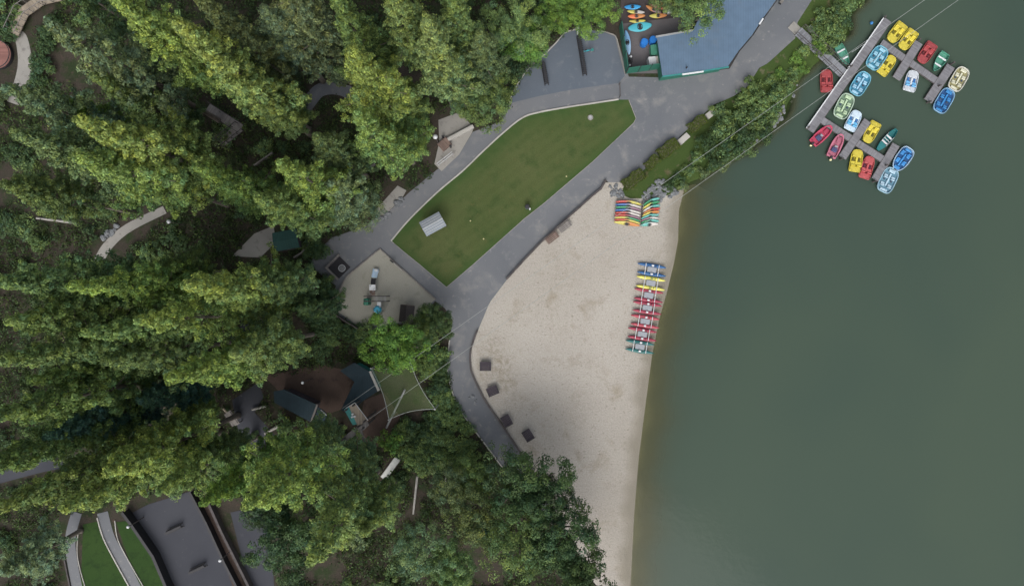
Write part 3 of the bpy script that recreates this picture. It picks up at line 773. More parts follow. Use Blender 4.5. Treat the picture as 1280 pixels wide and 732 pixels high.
# ---- shrubs
def inpoly(x, y, poly):
    c = False; j = len(poly)-1
    for i in range(len(poly)):
        if (poly[i][1] > y) != (poly[j][1] > y) and x < (poly[j][0]-poly[i][0])*(y-poly[i][1])/(poly[j][1]-poly[i][1])+poly[i][0]: c = not c
        j = i
    return c
def shrub(px, py, r, h, kind, label, group, name='shrub', z=None):
    x, y = W(px, py, h*.6)
    o = bpy.data.objects.new(name, BSH[tr.randrange(4)]); COL.objects.link(o)
    o.location = (x, y, (hgt(x, y) if z is None else z)-.05); o.scale = (r, r*tr.uniform(.85, 1.15), h); o.rotation_euler = (0, 0, tr.uniform(0, 6.28))
    f = FOL[kind]; j = tr.uniform(.85, 1.15); o.color = (f[0]*j, f[1]*j, f[2]*j, 1)
    return tag(o, label, 'shrub', group)
for (x, y, r, k) in [(872, 196, 1.0, 'G'), (885, 178, 1.5, 'D'), (893, 202, 1.2, 'D'), (905, 160, 1.7, 'G'), (912, 186, 1.7, 'D'), (922, 142, 1.7, 'G'), (930, 166, 1.8, 'D'), (938, 184, 1.2, 'G'),
                     (944, 148, 1.7, 'G'), (950, 126, 1.6, 'G'), (958, 165, 1.3, 'D'), (966, 140, 1.4, 'G'), (972, 118, 1.4, 'G'), (985, 104, 1.2, 'G'), (930, 122, 1.3, 'y'), (942, 106, 1.2, 'y'),
                     (862, 212, 1.0, 'G'), (905, 205, 1.0, 'O'), (900, 138, 1.2, 'G'), (880, 215, .9, 'O'), (848, 222, .9, 'D'), (838, 232, .8, 'D'), (855, 232, .7, 'O')]:
    shrub(x, y, r, r*1.3, k, 'leafy green shrub on the bank between road and lake, below the gangway', 'shoreline shrubs below the gangway')
for (x, y, r, k) in [(1072, -4, 1.3, 'G'), (1060, 4, 1.4, 'G'), (1048, 16, 1.5, 'G'), (1055, 26, 1.2, 'D'), (1040, 32, 1.5, 'G'), (1050, 42, 1.1, 'G'), (1030, 44, 1.4, 'y'), (1040, 55, 1.1, 'G'), (1026, 58, 1.0, 'L'), (1028, 20, 1.1, 'G'), (1020, 36, 1.0, 'y')]:
    shrub(x, y, r, r*1.3, k, 'leafy green shrub at the lake edge above the gangway', 'shoreline shrubs above the gangway')
for (x, y, r, k) in [(1006, 62, .9, 'y'), (996, 72, .9, 'L'), (1004, 84, .9, 'L'), (990, 92, 1.0, 'y'), (975, 92, .8, 'L'), (964, 100, .9, 'y')]:
    shrub(x, y, r, .7, k, 'low yellow-green bush on the grass below the gangway', 'low bushes on the grass bank')
THICK = [(532, 424), (552, 430), (554, 470), (566, 505), (588, 540), (600, 562), (590, 590), (520, 585), (502, 560), (497, 532), (540, 518), (547, 508), (520, 455)]
k = 0
while k < 80:
    x, y = tr.uniform(495, 602), tr.uniform(424, 590)
    if not inpoly(x, y, THICK): continue
    k += 1
    shrub(x, y, tr.uniform(.9, 1.5), tr.uniform(.8, 1.9), tr.choice('DDGGy'), 'dark green bush in the thicket between the net and the beach path', 'bushes beside the beach path')
for (x, y) in [(385, 360), (398, 372), (405, 392), (390, 395), (415, 400), (430, 412), (445, 420), (378, 345), (420, 372), (405, 355), (398, 412), (415, 425)]:
    shrub(x, y, tr.uniform(1.0, 1.6), tr.uniform(1, 1.8), tr.choice('DDG'), 'dark bush along the lower left of the playground', 'bushes below the playground')
for (x, y) in [(212, 295), (196, 304), (182, 316), (225, 305), (160, 258), (138, 268), (204, 318), (112, 290), (216, 280)]:
    shrub(x, y, tr.uniform(.8, 1.3), tr.uniform(.6, 1.2), tr.choice('DDG'), 'dark shrub beside the concrete forest path', 'shrubs by the concrete path')
shrub(488, 552, 1.7, 2.2, 'L', 'round vivid green bush below the dirt yard', 'single bushes', 'round_bush')
shrub(534, 400, 1.2, 1.6, 'L', 'lime bush against the dark playhouse', 'single bushes', 'round_bush')
for (x, y) in [(20, 14), (8, 30), (48, 80), (55, 60), (45, 100), (60, 40), (10, 45)]:
    shrub(x, y, tr.uniform(1.0, 1.8), tr.uniform(1, 1.6), tr.choice('DDG'), 'dark green shrub around the wooden footbridge', 'shrubs around the footbridge')

# clipped hedges along the road
def hedge(px, py, l, w, h, ang, label):
    global rng
    rng = np.random.default_rng(int(px)); n = int(1500*l*w/2)
    u = rng.uniform(-1, 1, (n, 3)); face = rng.integers(0, 5, n)
    p = u*np.array([l/2, w/2, 0]); p[:, 2] = (u[:, 2]+1)/2*h
    nr = np.zeros((n, 3))
    top = face < 3; p[top, 2] = h*rng.uniform(.86, 1.04, top.sum()); nr[top, 2] = 1
    s = face >= 3; ax = rng.integers(0, 2, n); sg = np.sign(rng.normal(size=n))
    for a in (0, 1):
        k = s & (ax == a); p[k, a] = sg[k]*(l, w)[a]/2*rng.uniform(.9, 1.03, k.sum()); nr[k, a] = sg[k]
    p[:, 0] += .08*np.sin(p[:, 1]*5); p[:, 1] += .1*np.sin(p[:, 0]*4)
    me = leafmesh('hedge', p, nr+rng.normal(size=(n, 3))*.5, rng.uniform(.08, .17, n), rng.normal(1, .25, n).clip(.4, 1.7), rng.uniform(.3, .9, n))
    x, y = W(px, py); o = bpy.data.objects.new('hedge', me); COL.objects.link(o); o.location = (x, y, 0); o.rotation_euler = (0, 0, R(ang))
    core = MB().box((0, 0, h*.42), (l*.9, w*.85, h*.82), bev=.05).build('stems', M['bark'], o)
    o.color = (.085, .115, .026, 1)
    return tag(o, label, 'hedge', 'clipped hedges along the road')
hedge(870, 156, 2.3, 1.3, .9, 38, 'clipped hedge on the road edge, highest up the slope')
hedge(834, 187, 2.7, 1.5, .9, 40, 'clipped hedge on the road edge, second from the top')
hedge(814, 204, 1.9, 1.2, .8, 42, 'small clipped hedge on the road edge, third from the top')
hedge(791, 225, 2.9, 1.5, .8, 38, 'clipped hedge nearest to the beach kayaks')
for (px, py, l, a, lab) in [(854, 174, 1.5, 42, 'pale stone block between the two upper hedges'), (889, 142, 1.6, 38, 'pale stone block right above the top hedge')]:
    o = MB().box((0, 0, .2), (l, .75, .4), bev=.03).build('stone_bench', M['kerb'], None, (*W(px, py), 0), (0, 0, R(a))); tag(o, lab, 'stone bench')

# undergrowth (uncountable)
CLEAR = [PLAZA, COURT, PLAY, [(330, 470), (430, 455), (475, 455), (545, 460), (545, 515), (500, 560), (450, 570), (400, 520), (343, 525)],
         [(285, 500), (325, 470), (335, 495), (320, 515), (350, 545), (320, 575), (290, 545)], [(112, 338), (112, 305), (155, 270), (210, 248), (216, 270), (176, 300), (146, 335)],
         [(290, 325), (315, 285), (365, 275), (365, 310), (330, 325)], [(75, 640), (140, 630), (245, 605), (350, 640), (350, 800), (75, 800)],
         [(765, -60), (1020, -60), (995, 48), (828, 100), (770, 98)], [(540, 140), (600, 135), (600, 170), (550, 220), (535, 205)], [(-20, 40), (40, -5), (90, -10), (45, 40), (42, 120), (10, 135), (-20, 100)], [(465, 225), (515, 225), (515, 245), (460, 290)],
  [(-90, 585), (40, 568), (110, 562), (165, 552), (165, 572), (110, 588), (40, 600), (-90, 620)], [(375, 150), (380, 118), (400, 100), (430, 102), (470, 130), (470, 145), (425, 122), (400, 128), (390, 152)],
  [(255, 128), (312, 155), (308, 170), (280, 190), (268, 178), (285, 162), (255, 145)], [(474, 604), (472, 592), (492, 564), (504, 572)], [(45, 268), (102, 272), (102, 285), (45, 280)], [(105, 488), (170, 470), (172, 486), (110, 500)], [(512, 590), (528, 590), (526, 645), (510, 645)]]
rng = np.random.default_rng(5); ur = random.Random(5)
def forestlim(py): return np.interp(py, [228, 349, 441, 501, 600, 732, 800], [757, 633, 545, 590, 668, 742, 775]) if py > 228 else 775
k = 0
while k < 190:
    px, py = ur.uniform(-60, 730), ur.uniform(-50, 770)
    if px > forestlim(py)-16 or any(inpoly(px, py, q) for q in CLEAR): continue
    k += 1
    shrub(px, py, ur.uniform(.8, 2.0), ur.uniform(.7, 2.2), ur.choice('DDDGGO'), 'shaded green shrub growing on the forest floor under the trees', 'shrubs of the forest floor', 'forest_shrub')
cc = []; rr_ = []
while len(cc) < 17000:
    px, py = ur.uniform(-90, 745), ur.uniform(-70, 800)
    lim = np.interp(py, [228, 349, 441, 501, 600, 732, 800], [757, 633, 545, 590, 668, 742, 775]) if py > 228 else 775
    if px > lim-8: continue
    if any(inpoly(px, py, q) for q in CLEAR): continue
    if math.sin(px*.031+2*math.sin(py*.023))+math.sin(py*.041+1.3) < -1.25: continue      # bare floor patches
    x, y = W(px, py); cc.append((x, y, ur.uniform(.05, .5))); rr_.append(ur.uniform(.3, .75))
me = leafmesh('undergrowth', *clumps(np.array(cc), np.array(rr_), .6, 12, .27, .3))
und = bpy.data.objects.new('undergrowth', me); COL.objects.link(und); und.color = (.055, .088, .03, 1)
tag(und, 'low dark ferns and weeds covering the forest floor', 'undergrowth', kind='stuff')

# ------------------------------------------------------------------ boulders
def rockmesh(seed):
    rd = random.Random(seed); t = bmesh.new(); bmesh.ops.create_icosphere(t, subdivisions=2, radius=.5)
    ph = [rd.uniform(0, 6) for _ in range(6)]
    for v in t.verts:
        c = v.co; k = 1+.22*math.sin(c.x*6+ph[0])+.18*math.sin(c.y*7+ph[1])+.15*math.sin(c.z*8+ph[2]+c.x*4)
        v.co = Vector((c.x*k, c.y*k*.85, c.z*k*.6))
    me = bpy.data.meshes.new('boulder'); t.to_mesh(me); t.free(); me.materials.append(M['rock']); return me
RK = [rockmesh(i) for i in range(4)]; rd = random.Random(8)
def rocks(n, quad, lab, grp, smin=.35, smax=.85):
    k = 0
    while k < n:
        px = rd.uniform(min(q[0] for q in quad), max(q[0] for q in quad)); py = rd.uniform(min(q[1] for q in quad), max(q[1] for q in quad))
        if not inpoly(px, py, quad): continue
        x, y = W(px, py); o = bpy.data.objects.new('boulder', RK[k % 4]); COL.objects.link(o)
        s = rd.uniform(smin, smax); o.scale = (s*1.2, s, s); o.rotation_euler = (rd.uniform(-.4, .4), rd.uniform(-.4, .4), rd.uniform(0, 6.28)); o.location = (x, y, hgt(x, y)+.1*s)
        tag(o, lab, 'boulder', grp); k += 1
rocks(26, [(762, 232), (772, 230), (780, 242), (778, 250), (764, 246)], 'grey boulder in the pile beside the road end', 'boulders by the road end', .25, .6)
rocks(60, [(800, 246), (826, 222), (836, 232), (850, 238), (842, 247), (830, 250), (806, 254)], 'grey boulder in the riprap behind the beach kayaks', 'boulders behind the kayaks', .25, .62)
rocks(34, [(958, 170), (975, 152), (990, 130), (1010, 96), (1006, 92), (984, 124), (970, 148), (940, 178), (900, 205), (905, 210)], 'grey boulder half in the water under the bank shrubs', 'boulders at the water line', .25, .6)
rocks(16, [(124, 294), (142, 281), (150, 283), (131, 300)], 'grey boulder lining the concrete forest path', 'boulders by the forest path', .3, .7)
rocks(16, [(463, 276), (486, 262), (500, 246), (506, 250), (488, 270), (468, 284)], 'pale boulder on the edge of the upper path', 'boulders by the landing', .3, .75)
rocks(8, [(590, 492), (595, 500), (600, 508), (586, 496)], 'small white stone beside the kerb of the beach path', 'stones by the path kerb', .25, .4)

# ------------------------------------------------------------------ docks
def localdeck(name, p0, p1, width, parent, mat, z=.12, thick=.16):
    a, b = Vector((*W(*p0), 0)), Vector((*W(*p1), 0)); d = b-a; L = d.length; ang = math.atan2(d.y, d.x)
    mb = MB().box((0, 0, -thick/2), (L, width, thick))
    o = mb.build(name, mat, parent, ((a+b)/2)+Vector((0, 0, z)), (0, 0, ang))
    fl = MB()
    for s in (-1, 1): fl.box((0, s*(width/2+.03), -.1), (L, .055, .17))
    fl.build('edge_board', M['timber'], o)
    fl = MB(); n = max(2, int(L/2.4))
    for i in range(n): fl.box((-L/2+L*(i+.5)/n, 0, -.33), (L/n*.8, width*.8, .32))
    fl.build('float', M['blackmetal'], o)
    return o
dock = thing('boat_dock', 'long grey board dock with four fingers for the rental boats', 'dock')
localdeck('walkway', (1109.2, 25.2), (1012.0, 163.5), 1.02, dock, M['dock'])
localdeck('walkway', (1101.5, 53.5), (1174.5, 104.5), .82, dock, M['dock'], z=.106)
localdeck('walkway', (1027.5, 150.5), (1110.5, 204.0), .82, dock, M['dock'], z=.106)
localdeck('finger_pier', (1148, 53.5), (1120, 98.5), 1.0, dock, M['dock'], z=.13)
localdeck('finger_pier', (1188, 83), (1159.5, 126.5), 1.05, dock, M['dock'], z=.13)
localdeck('finger_pier', (1084, 151), (1052.5, 197), .95, dock, M['dock'], z=.13)
localdeck('finger_pier', (1119.5, 181), (1093.5, 224.5), .95, dock, M['dock'], z=.13)
mb = MB(); a = W(1104.6, 21.6); b = W(1007.2, 160.4); ang = math.atan2(b[1]-a[1], b[0]-a[0]); L = math.hypot(b[0]-a[0], b[1]-a[1])
mb.box((0, 0, 0), (L, .13, .1)); mb.build('white_edge_rail', M['white'], dock, ((a[0]+b[0])/2, (a[1]+b[1])/2, .22), (0, 0, ang))
for q in [(1104, 23), (1062, 84), (1009, 160), (1172, 108), (1106, 207), (1189, 80), (1160, 128), (1147, 51), (1051, 199), (1092, 227)]:
    x, y = W(*q); MB().cyl((0, 0, -2.2), (0, 0, .65), .11, .11, 10).build('pile', M['timber'], dock, (x, y, 0), smooth=False)
gw = thing('gangway', 'sloping grey gangway with dark handrails from shore to dock', 'gangway')
a, b = Vector((*W(997, 40), .05)), Vector((*W(1053, 92.5), .16)); d = b-a; ang = math.atan2(d.y, d.x); L = d.length
MB().box((0, 0, 0), (L, 1.25, .1)).build('ramp', M['dockramp'], gw, (a+b)/2+Vector((0, 0, .08)), (0, 0, ang))
MB().box((0, 0, 0), (1.6, 1.1, .06)).build('threshold', M['concrete'], gw, a+Vector((-.3, .35, .02)), (0, 0, ang))
for s in (-1, 1):
    r = MB(); n = 8
    for i in range(n+1): x_ = -L/2+L*i/n; r.cyl((x_, 0, 0), (x_, 0, 1.0), .03, .03, 6)
    r.box((0, 0, 1.0), (L, .07, .06)); r.box((0, 0, .5), (L, .04, .04))
    r.build('handrail', M['timber'], gw, (a+b)/2+Vector((-math.sin(ang)*s*.65, math.cos(ang)*s*.65, .1)), (0, 0, ang))
MB().box((0, 0, .5), (1.1, .5, .1)).box((0, 0, .25), (.9, .4, .4)).build('side_box', M['steel'], gw, (*W(1013, 39), 0), (0, 0, ang))

# ------------------------------------------------------------------ boats
def outline(L, Wd, bow=2.2, stern=6., n=40, taper=.0):
    pts = []
    for i in range(n):
        a = 2*math.pi*i/n; c, s = math.cos(a), math.sin(a)
        e = bow if c > 0 else stern
        x = L/2*math.copysign(abs(c)**(2/e), c); y = Wd/2*math.copysign(abs(s)**(2/e if c <= 0 else 2/max(2., e)), s)
        y *= 1-taper*max(0, x/(L/2))**2
        pts.append((x, y))
    return pts
def inset(pts, k):
    """move towards the centreline/centre by k metres, roughly"""
    out = []
    for x, y in pts:
        r = math.hypot(x, y); f = max(.05, (r-k)/r) if r else 1; out.append((x*f, y*f))
    return out
def hullmb(pts, zb=-.22, zt=.22, rim=.1, floor=-.05, taper=.25):
    ring = lambda p, z: [(x, y, z) for x, y in p]
    mb = MB()
    mb.loops([ring(inset(pts, taper), zb), ring(inset(pts, taper*.3), zb+(zt-zb)*.45), ring(pts, zt-.07), ring(inset(pts, .02), zt), ring(inset(pts, rim), zt), ring(inset(pts, rim+.04), floor)], cap0=True, cap1=True)
    return mb
BM = {}
def bmat(c, dirt=.2):
    if c not in BM:
        BM[c] = plain('boat_plastic', c, .5, .2, 2.2, dirt=dirt*1.8)
    return BM[c]
def pedal2(name, L, Wd, col, dark, loc, ang, label, group, seatcol=None):
    t = thing(name, label, 'pedal boat', loc, ang, group)
    pts = outline(L, Wd, 3.2, 9, taper=.06)
    hullmb(pts, floor=.0, rim=.09).build('hull', bmat(col), t, smooth=False)
    m = bmat(tuple(x*.88 for x in col))
    MB().box((L*.31, 0, .13), (L*.30, Wd*.72, .2), bev=.06).build('front_deck', m, t)
    MB().box((-L*.36, 0, .12), (L*.2, Wd*.84, .22), bev=.05).build('rear_deck', m, t)
    MB().box((0, 0, .14), (L*.34, .24, .26), bev=.04).build('console', bmat(tuple(min(1, x*1.1) for x in col)), t)
    for s in (-1, 1):
        sb = MB(); sb.box((-L*.14, s*Wd*.24, .15), (L*.20, Wd*.32, .16), bev=.05); sb.box((-L*.235, s*Wd*.24, .30), (.1, Wd*.32, .32), bev=.04)
        sb.build('seat', bmat(seatcol or tuple(min(1, x*1.15) for x in col)), t)
        MB().box((L*.06, s*Wd*.24, .045), (L*.17, Wd*.2, .09), bev=.03).cyl((L*.06, s*Wd*.24-.12, .14), (L*.06, s*Wd*.24+.12, .14), .04).build('pedals', bmat(dark, 0), t)
    return t
def pedal4(name, L, Wd, rimc, inc, seatc, loc, ang, label, group, bow=3.0, stern=3.6, taper=0.):
    t = thing(name, label, 'pedal boat', loc, ang, group)
    pts = outline(L, Wd, bow, stern, taper=taper)
    hullmb(pts, floor=.02, rim=.12, zt=.30).build('hull', bmat(rimc, .12), t)
    p2 = inset(pts, .18); MB().prism(p2, .02, .06).build('floor', bmat(inc, .1), t)
    MB().box((L*.02, 0, .16), (L*.5, .22, .2), bev=.05).build('console', bmat(tuple(min(1, x*1.15) for x in seatc), .05), t)
    for sx in (-1, 1):
        for s in (-1, 1):
            sb = MB(); sb.box((sx*L*.16-.1, s*Wd*.23, .17), (.42, Wd*.24, .16), bev=.06); sb.box((sx*L*.16-.33, s*Wd*.23, .30), (.1, Wd*.24, .28), bev=.04)
            sb.build('seat', bmat(seatc, .05), t)
    for s in (-1, 1):
        MB().box((L*.02, s*Wd*.23, .1), (.3, .26, .08), bev=.03).build('pedals', bmat((.03, .05, .08), 0), t)
    MB().box((L*.37, 0, .2), (L*.12, Wd*.4, .16), bev=.05).build('front_deck', bmat(seatc, .05), t)
    MB().box((-L*.39, 0, .2), (L*.09, Wd*.45, .14), bev=.05).build('rear_deck', bmat(seatc, .05), t)
    return t
YEL = (.52, .44, .05); RED = (.30, .05, .055); LB = (.10, .40, .62); WHT = (.48, .52, .56)
def at(px, py): x, y = W(px, py); return (x, y, WL+.2)
GB = 'pedal boats moored at the dock'
def A(d): return R(d)
pedal2('pedal_boat', 2.8, 1.55, YEL, (.10, .09, .01), at(1120.5, 41), A(232), 'yellow pedal boat, the left of the pair moored at the dock head', GB)
pedal2('pedal_boat', 2.8, 1.55, YEL, (.10, .09, .01), at(1134.5, 50), A(234), 'yellow pedal boat, the right of the pair moored at the dock head', GB)
pedal2('pedal_boat', 2.8, 1.45, YEL, (.10, .09, .01), at(1108.5, 82), A(54), 'yellow pedal boat squeezed against the upper light blue boat', GB)
pedal2('pedal_boat', 2.9, 1.55, RED, (.08, .01, .015), at(1158, 66.5), A(236), 'red pedal boat beside the green rowing boat', GB)
pedal2('pedal_boat', 2.85, 1.6, RED, (.08, .01, .015), at(1032.8, 101.5), A(92), 'red pedal boat on the shore side of the dock', GB)
pedal2('pedal_boat', 2.85, 1.5, YEL, (.10, .09, .01), at(1088.8, 165.5), A(242), 'yellow pedal boat beside the teal canoe', GB)
pedal2('pedal_boat', 2.85, 1.55, YEL, (.10, .09, .01), at(1070, 201), A(80), 'yellow pedal boat on the outer row next to the red one', GB)
pedal2('pedal_boat', 2.9, 1.5, (.40, .075, .08), (.07, .01, .03), at(1083.6, 209.5), A(72), 'faded red pedal boat wedged between yellow boat and finger', GB)
pedal2('pedal_boat', 2.7, 1.6, WHT, (.03, .13, .35), at(1138.8, 101.5), A(75), 'white pedal boat with blue seats below the middle of the upper arm', GB, (.14, .40, .68))
pedal2('pedal_boat', 2.7, 1.55, (.50, .62, .72), (.03, .12, .30), at(1066.5, 151), A(64), 'pale blue-white pedal boat inside the corner of the lower arm', GB, (.12, .42, .68))
pedal4('pedal_boat', 3.2, 2.0, (.15, .38, .48), (0.045, 0.203, 0.300), (.24, .45, .56), at(1095.8, 72.8), A(56), 'light blue four-seat pedal boat nearest the dock head', GB)
pedal4('pedal_boat', 3.2, 1.95, (.14, .37, .48), (0.045, 0.203, 0.315), (.26, .45, .58), at(1074.8, 105), A(58), 'light blue four-seat pedal boat alone beside the main walkway', GB)
pedal4('pedal_boat', 3.3, 2.0, (.36, .46, .37), (0.135, 0.210, 0.143), (.38, .50, .33), at(1054.5, 133), A(64), 'pale green four-seat pedal boat along the main walkway', GB)
pedal4('pedal_boat', 3.2, 1.9, (.50, .50, .44), (0.255, 0.240, 0.120), (.50, .50, .38), at(1197.8, 99.2), A(60), 'cream four-seat pedal boat at the outer finger', GB)
pedal4('pedal_boat', 3.3, 1.95, (.18, .33, .48), (.015, .07, .20), (.03, .18, .42), at(1179.4, 126.2), A(60), 'deep blue four-seat pedal boat below the cream one', GB)
pedal4('pedal_boat', 3.4, 1.9, (.30, .42, .54), (.015, .08, .22), (.04, .21, .48), at(1127.4, 199.2), A(235), 'blue four-seat pedal boat with pale rim at the lower outer finger', GB, bow=2.1, taper=.1)
pedal4('pedal_boat', 3.3, 2.05, (.26, .41, .50), (0.105, 0.225, 0.300), (.33, .46, .55), at(1109.4, 225.4), A(64), 'powder blue four-seat pedal boat at the lowest end of the dock', GB)
def rowboat(loc, ang, L, Wd, hc, tc, label, nth=2, canoe=False, cover=None):
    t = thing('canoe' if canoe else 'rowing_boat', label, 'canoe' if canoe else 'rowing boat', loc, ang, 'rowing boats at the dock')
    pts = []
    n = 16
    for i in range(n+1):
        u = i/n; x = -L/2+L*u
        w = Wd/2*(math.sin(math.pi*min(1, .28+.72*u))**.6 if not canoe else math.sin(math.pi*(.04+.92*u))**.5)
        pts.append((x, max(.02, w)))
    full = pts+[(x, -y) for x, y in reversed(pts)]
    hullmb(full, zb=-.25, zt=.26, rim=.07, floor=-.1, taper=.28).build('hull', bmat(hc, .1), t)
    f = (lambda u: 1.0) 
    for i in range(nth):
        u = .30+.36*i if not canoe else .38+.24*i
        x = -L/2+L*u; w = Wd*(.86 if not canoe else .84)
        MB().box((x, 0, .18), (.2, w*(1-.12*i*(not canoe)), .05), bev=.015).build('thwart', M['white'], t)
    if canoe:
        MB().box((-L/2+L*.5, 0, .17), (.06, Wd*.8, .04)).build('yoke', M['white'], t)
        for s in (-1, 1): MB().box((0, s*Wd*.43, .28), (L*.42, .05, .05)).build('gunwale', M['steel'], t)
        MB().prism([(x*.995, y*.93) for x, y in full if x < -L*.18], .2, .28).build('end_cover', bmat(hc, 0), t)
    return t
GR = (.05, .22, .16)
rowboat(at(1174.3, 77.8), A(237), 2.7, 1.3, (.07, .25, .18), None, 'green rowing boat between the red boat and the outer finger')
rowboat(at(1053.5, 69), A(-62), 2.8, 1.25, (.08, .26, .19), None, 'green rowing boat on the shore side beside the gangway')
rowboat(at(1108.3, 174.8), A(47), 3.5, 1.05, (.015, .14, .15), None, 'dark teal canoe with white seats at the lower arm', 2, True)
def motorboat(loc, ang, col, label):
    t = thing('motor_boat', label, 'motor boat', loc, ang, 'small pink motor boats')
    L, Wd = 3.2, 1.4; n = 18; pts = []
    for i in range(n+1):
        u = i/n; pts.append((-L/2+L*u, max(.03, Wd/2*(.86+.14*min(1, u*3))*math.sqrt(max(.06, 1-max(0, (u-.38)/.62)**2.6)))))
    full = pts+[(x, -y) for x, y in reversed(pts)]
    hullmb(full, zb=-.2, zt=.34, rim=.2, floor=.0, taper=.2).build('hull', bmat(col, .08), t, smooth=False)
    MB().box((.75, 0, .12), (.7, .42, .1), bev=.04).build('bow_seat', bmat(tuple(x*.7 for x in col), .05), t)
    MB().box((-.55, 0, .2), (.55, .7, .26), bev=.06).build('rear_seat', bmat((.05, .06, .14), 0), t)
    MB().box((-.12, .0, .3), (.18, .4, .36), bev=.05).build('steering_console', M['greyplastic'], t)
    m_ = MB(); m_.box((-L/2-.05, 0, .45), (.34, .26, .34), bev=.07); m_.cyl((-L/2-.12, 0, .35), (-L/2-.16, 0, -.4), .06, .05); m_.build('outboard_motor', M['blackmetal'], t)
    return t
motorboat(at(1026.8, 169), A(42), (.42, .05, .10), 'bright pink-red motor boat nearest the corner of the dock')
motorboat(at(1044.6, 182.5), A(64), (.42, .14, .20), 'paler pink motor boat, second from the corner of the dock')
for (px, py, lab) in [(1014, 181.5, 'small yellowish float behind the red-pink motor boat'), (1038.6, 199.5, 'small yellowish float behind the paler pink motor boat')]:
    o = MB().sph((0, 0, 0), .16).build('marker_buoy', plain('buoy', (.62, .6, .35)), None, at(px, py), smooth=True); tag(o, lab, 'buoy')
o = MB().sph((0, 0, 0), .2).cyl((0, 0, .1), (0, 0, .3), .05).build('marker_buoy', plain('blue_buoy', (.03, .18, .45)), None, at(1090, 28.5), smooth=True); tag(o, 'small blue buoy floating left of the dock head', 'buoy')
o = MB().cyl((*W(1064, 66), .1), (*W(1079, 56), .15), .018, .018, 5).build('mooring_rope', M['white']); tag(o, 'thin pale rope from the green rowing boat to the dock', 'rope')

# ---- kayaks
def kayakmesh(L=3.3, Wd=.68, Hh=.34):
    rings = []; n = 15
    for i in range(n):
        u = i/(n-1); x = -L/2+L*u; k = max(.03, math.sin(math.pi*(.02+.96*u))**.62); sh = .12*(2*u-1)**2
        rings.append([(x, math.cos(a)*Wd/2*k, math.sin(a)*Hh/2*(k if math.sin(a) < 0 else k*.75)+sh) for a in [2*math.pi*j/14 for j in range(14)]])
    return MB().loops(rings).mesh('hull', True)
KH = kayakmesh(); CP = MB().torus((0, 0, .115), .2, .03, 'Z', 16, 6).sph((0, 0, .11), .19, (1, 1, .12), 12).mesh('cockpit', True); CP.transform(Matrix.Diagonal((1.8, 1.05, 1, 1)))
CP.materials.append(M['blackmetal'])
def kayak(loc, ang, c1, c2, label, group, roll=0., s=1., mid=0., name='kayak', wide=1.):
    t = thing(name, label, 'kayak', loc, ang, group); t.rotation_euler = (roll, 0, ang)
    me = KH.copy(); me.materials.append(twotone('kayak_plastic', c1, c2, mid))
    o = bpy.data.objects.new('hull', me); COL.objects.link(o); o.parent = t; o.scale = (s, wide, 1)
    o = bpy.data.objects.new('cockpit', CP); COL.objects.link(o); o.parent = t; o.scale = (s, wide, 1)
    return t
r_, o_, y_, g_, b_, w_, m_, tl = (.36, .05, .04), (.42, .17, .05), (.44, .40, .09), (.03, .20, .09), (.04, .11, .30), (.44, .42, .40), (.19, .11, .15), (.10, .33, .30)
L1 = [(253.5, r_, y_, 'red and yellow kayak, topmost of the left beach stack'), (257.3, b_, w_, 'blue and cream kayak, second in the left beach stack'), (260.6, g_, m_, 'olive and mauve kayak in the left beach stack'),
      (264.2, b_, w_, 'deep blue and white kayak in the middle of the left beach stack'), (267.6, r_, w_, 'red and pinkish white kayak in the left beach stack'), (270.8, r_, m_, 'brownish red kayak in the lower left beach stack'),
      (273.8, y_, g_, 'yellow and green kayak in the lower left beach stack'), (276.6, r_, y_, 'yellow kayak with a red end in the left beach stack'), (279.4, y_, o_, 'yellow and orange kayak, lowest of the left beach stack')]
for i, (py, c1, c2, lab) in enumerate(L1):
    kayak((*W(785-.25*i, py), .36), A(-6-.3*i), c1, c2, lab, 'kayaks on the beach', roll=A(52), s=.98)
L2 = [(813, 252, 24, g_, tl, 'green kayak, topmost of the right beach stack'), (813, 256, 23, y_, g_, 'lime and green kayak in the right beach stack'), (813.5, 260, 20, w_, tl, 'whitish kayak below the green ones in the right stack'),
      (813.5, 263.6, 18, o_, r_, 'orange-red kayak in the right beach stack'), (812.5, 267, 15, y_, o_, 'orange-yellow kayak in the right beach stack'), (811.5, 270.6, 12, tl, tl, 'teal kayak in the right beach stack'),
      (811.5, 274, 8, m_, w_, 'mauve kayak in the lower right beach stack'), (811.5, 277, 6, g_, tl, 'sea-green kayak in the lower right beach stack'), (811, 280.4, 3, tl, w_, 'pale turquoise kayak, lowest of the right beach stack')]
for i, (px, py, an, c1, c2, lab) in enumerate(L2):
    kayak((*W(px, py), .36), A(an), c1, c2, lab, 'kayaks on the beach', roll=A(50), s=.68)
rk = thing('kayak_rack', 'low timber rail between the two stacks of beach kayaks', 'rack', (*W(802, 267), 0), A(88))
MB().box((0, 0, .12), (3.1, .12, .14)).build('rail', M['timber'], rk)
for s in (-1.4, 0, 1.4): MB().cyl((s, 0, -.1), (s, 0, .4), .05, .05, 8).build('post', M['timber'], rk)
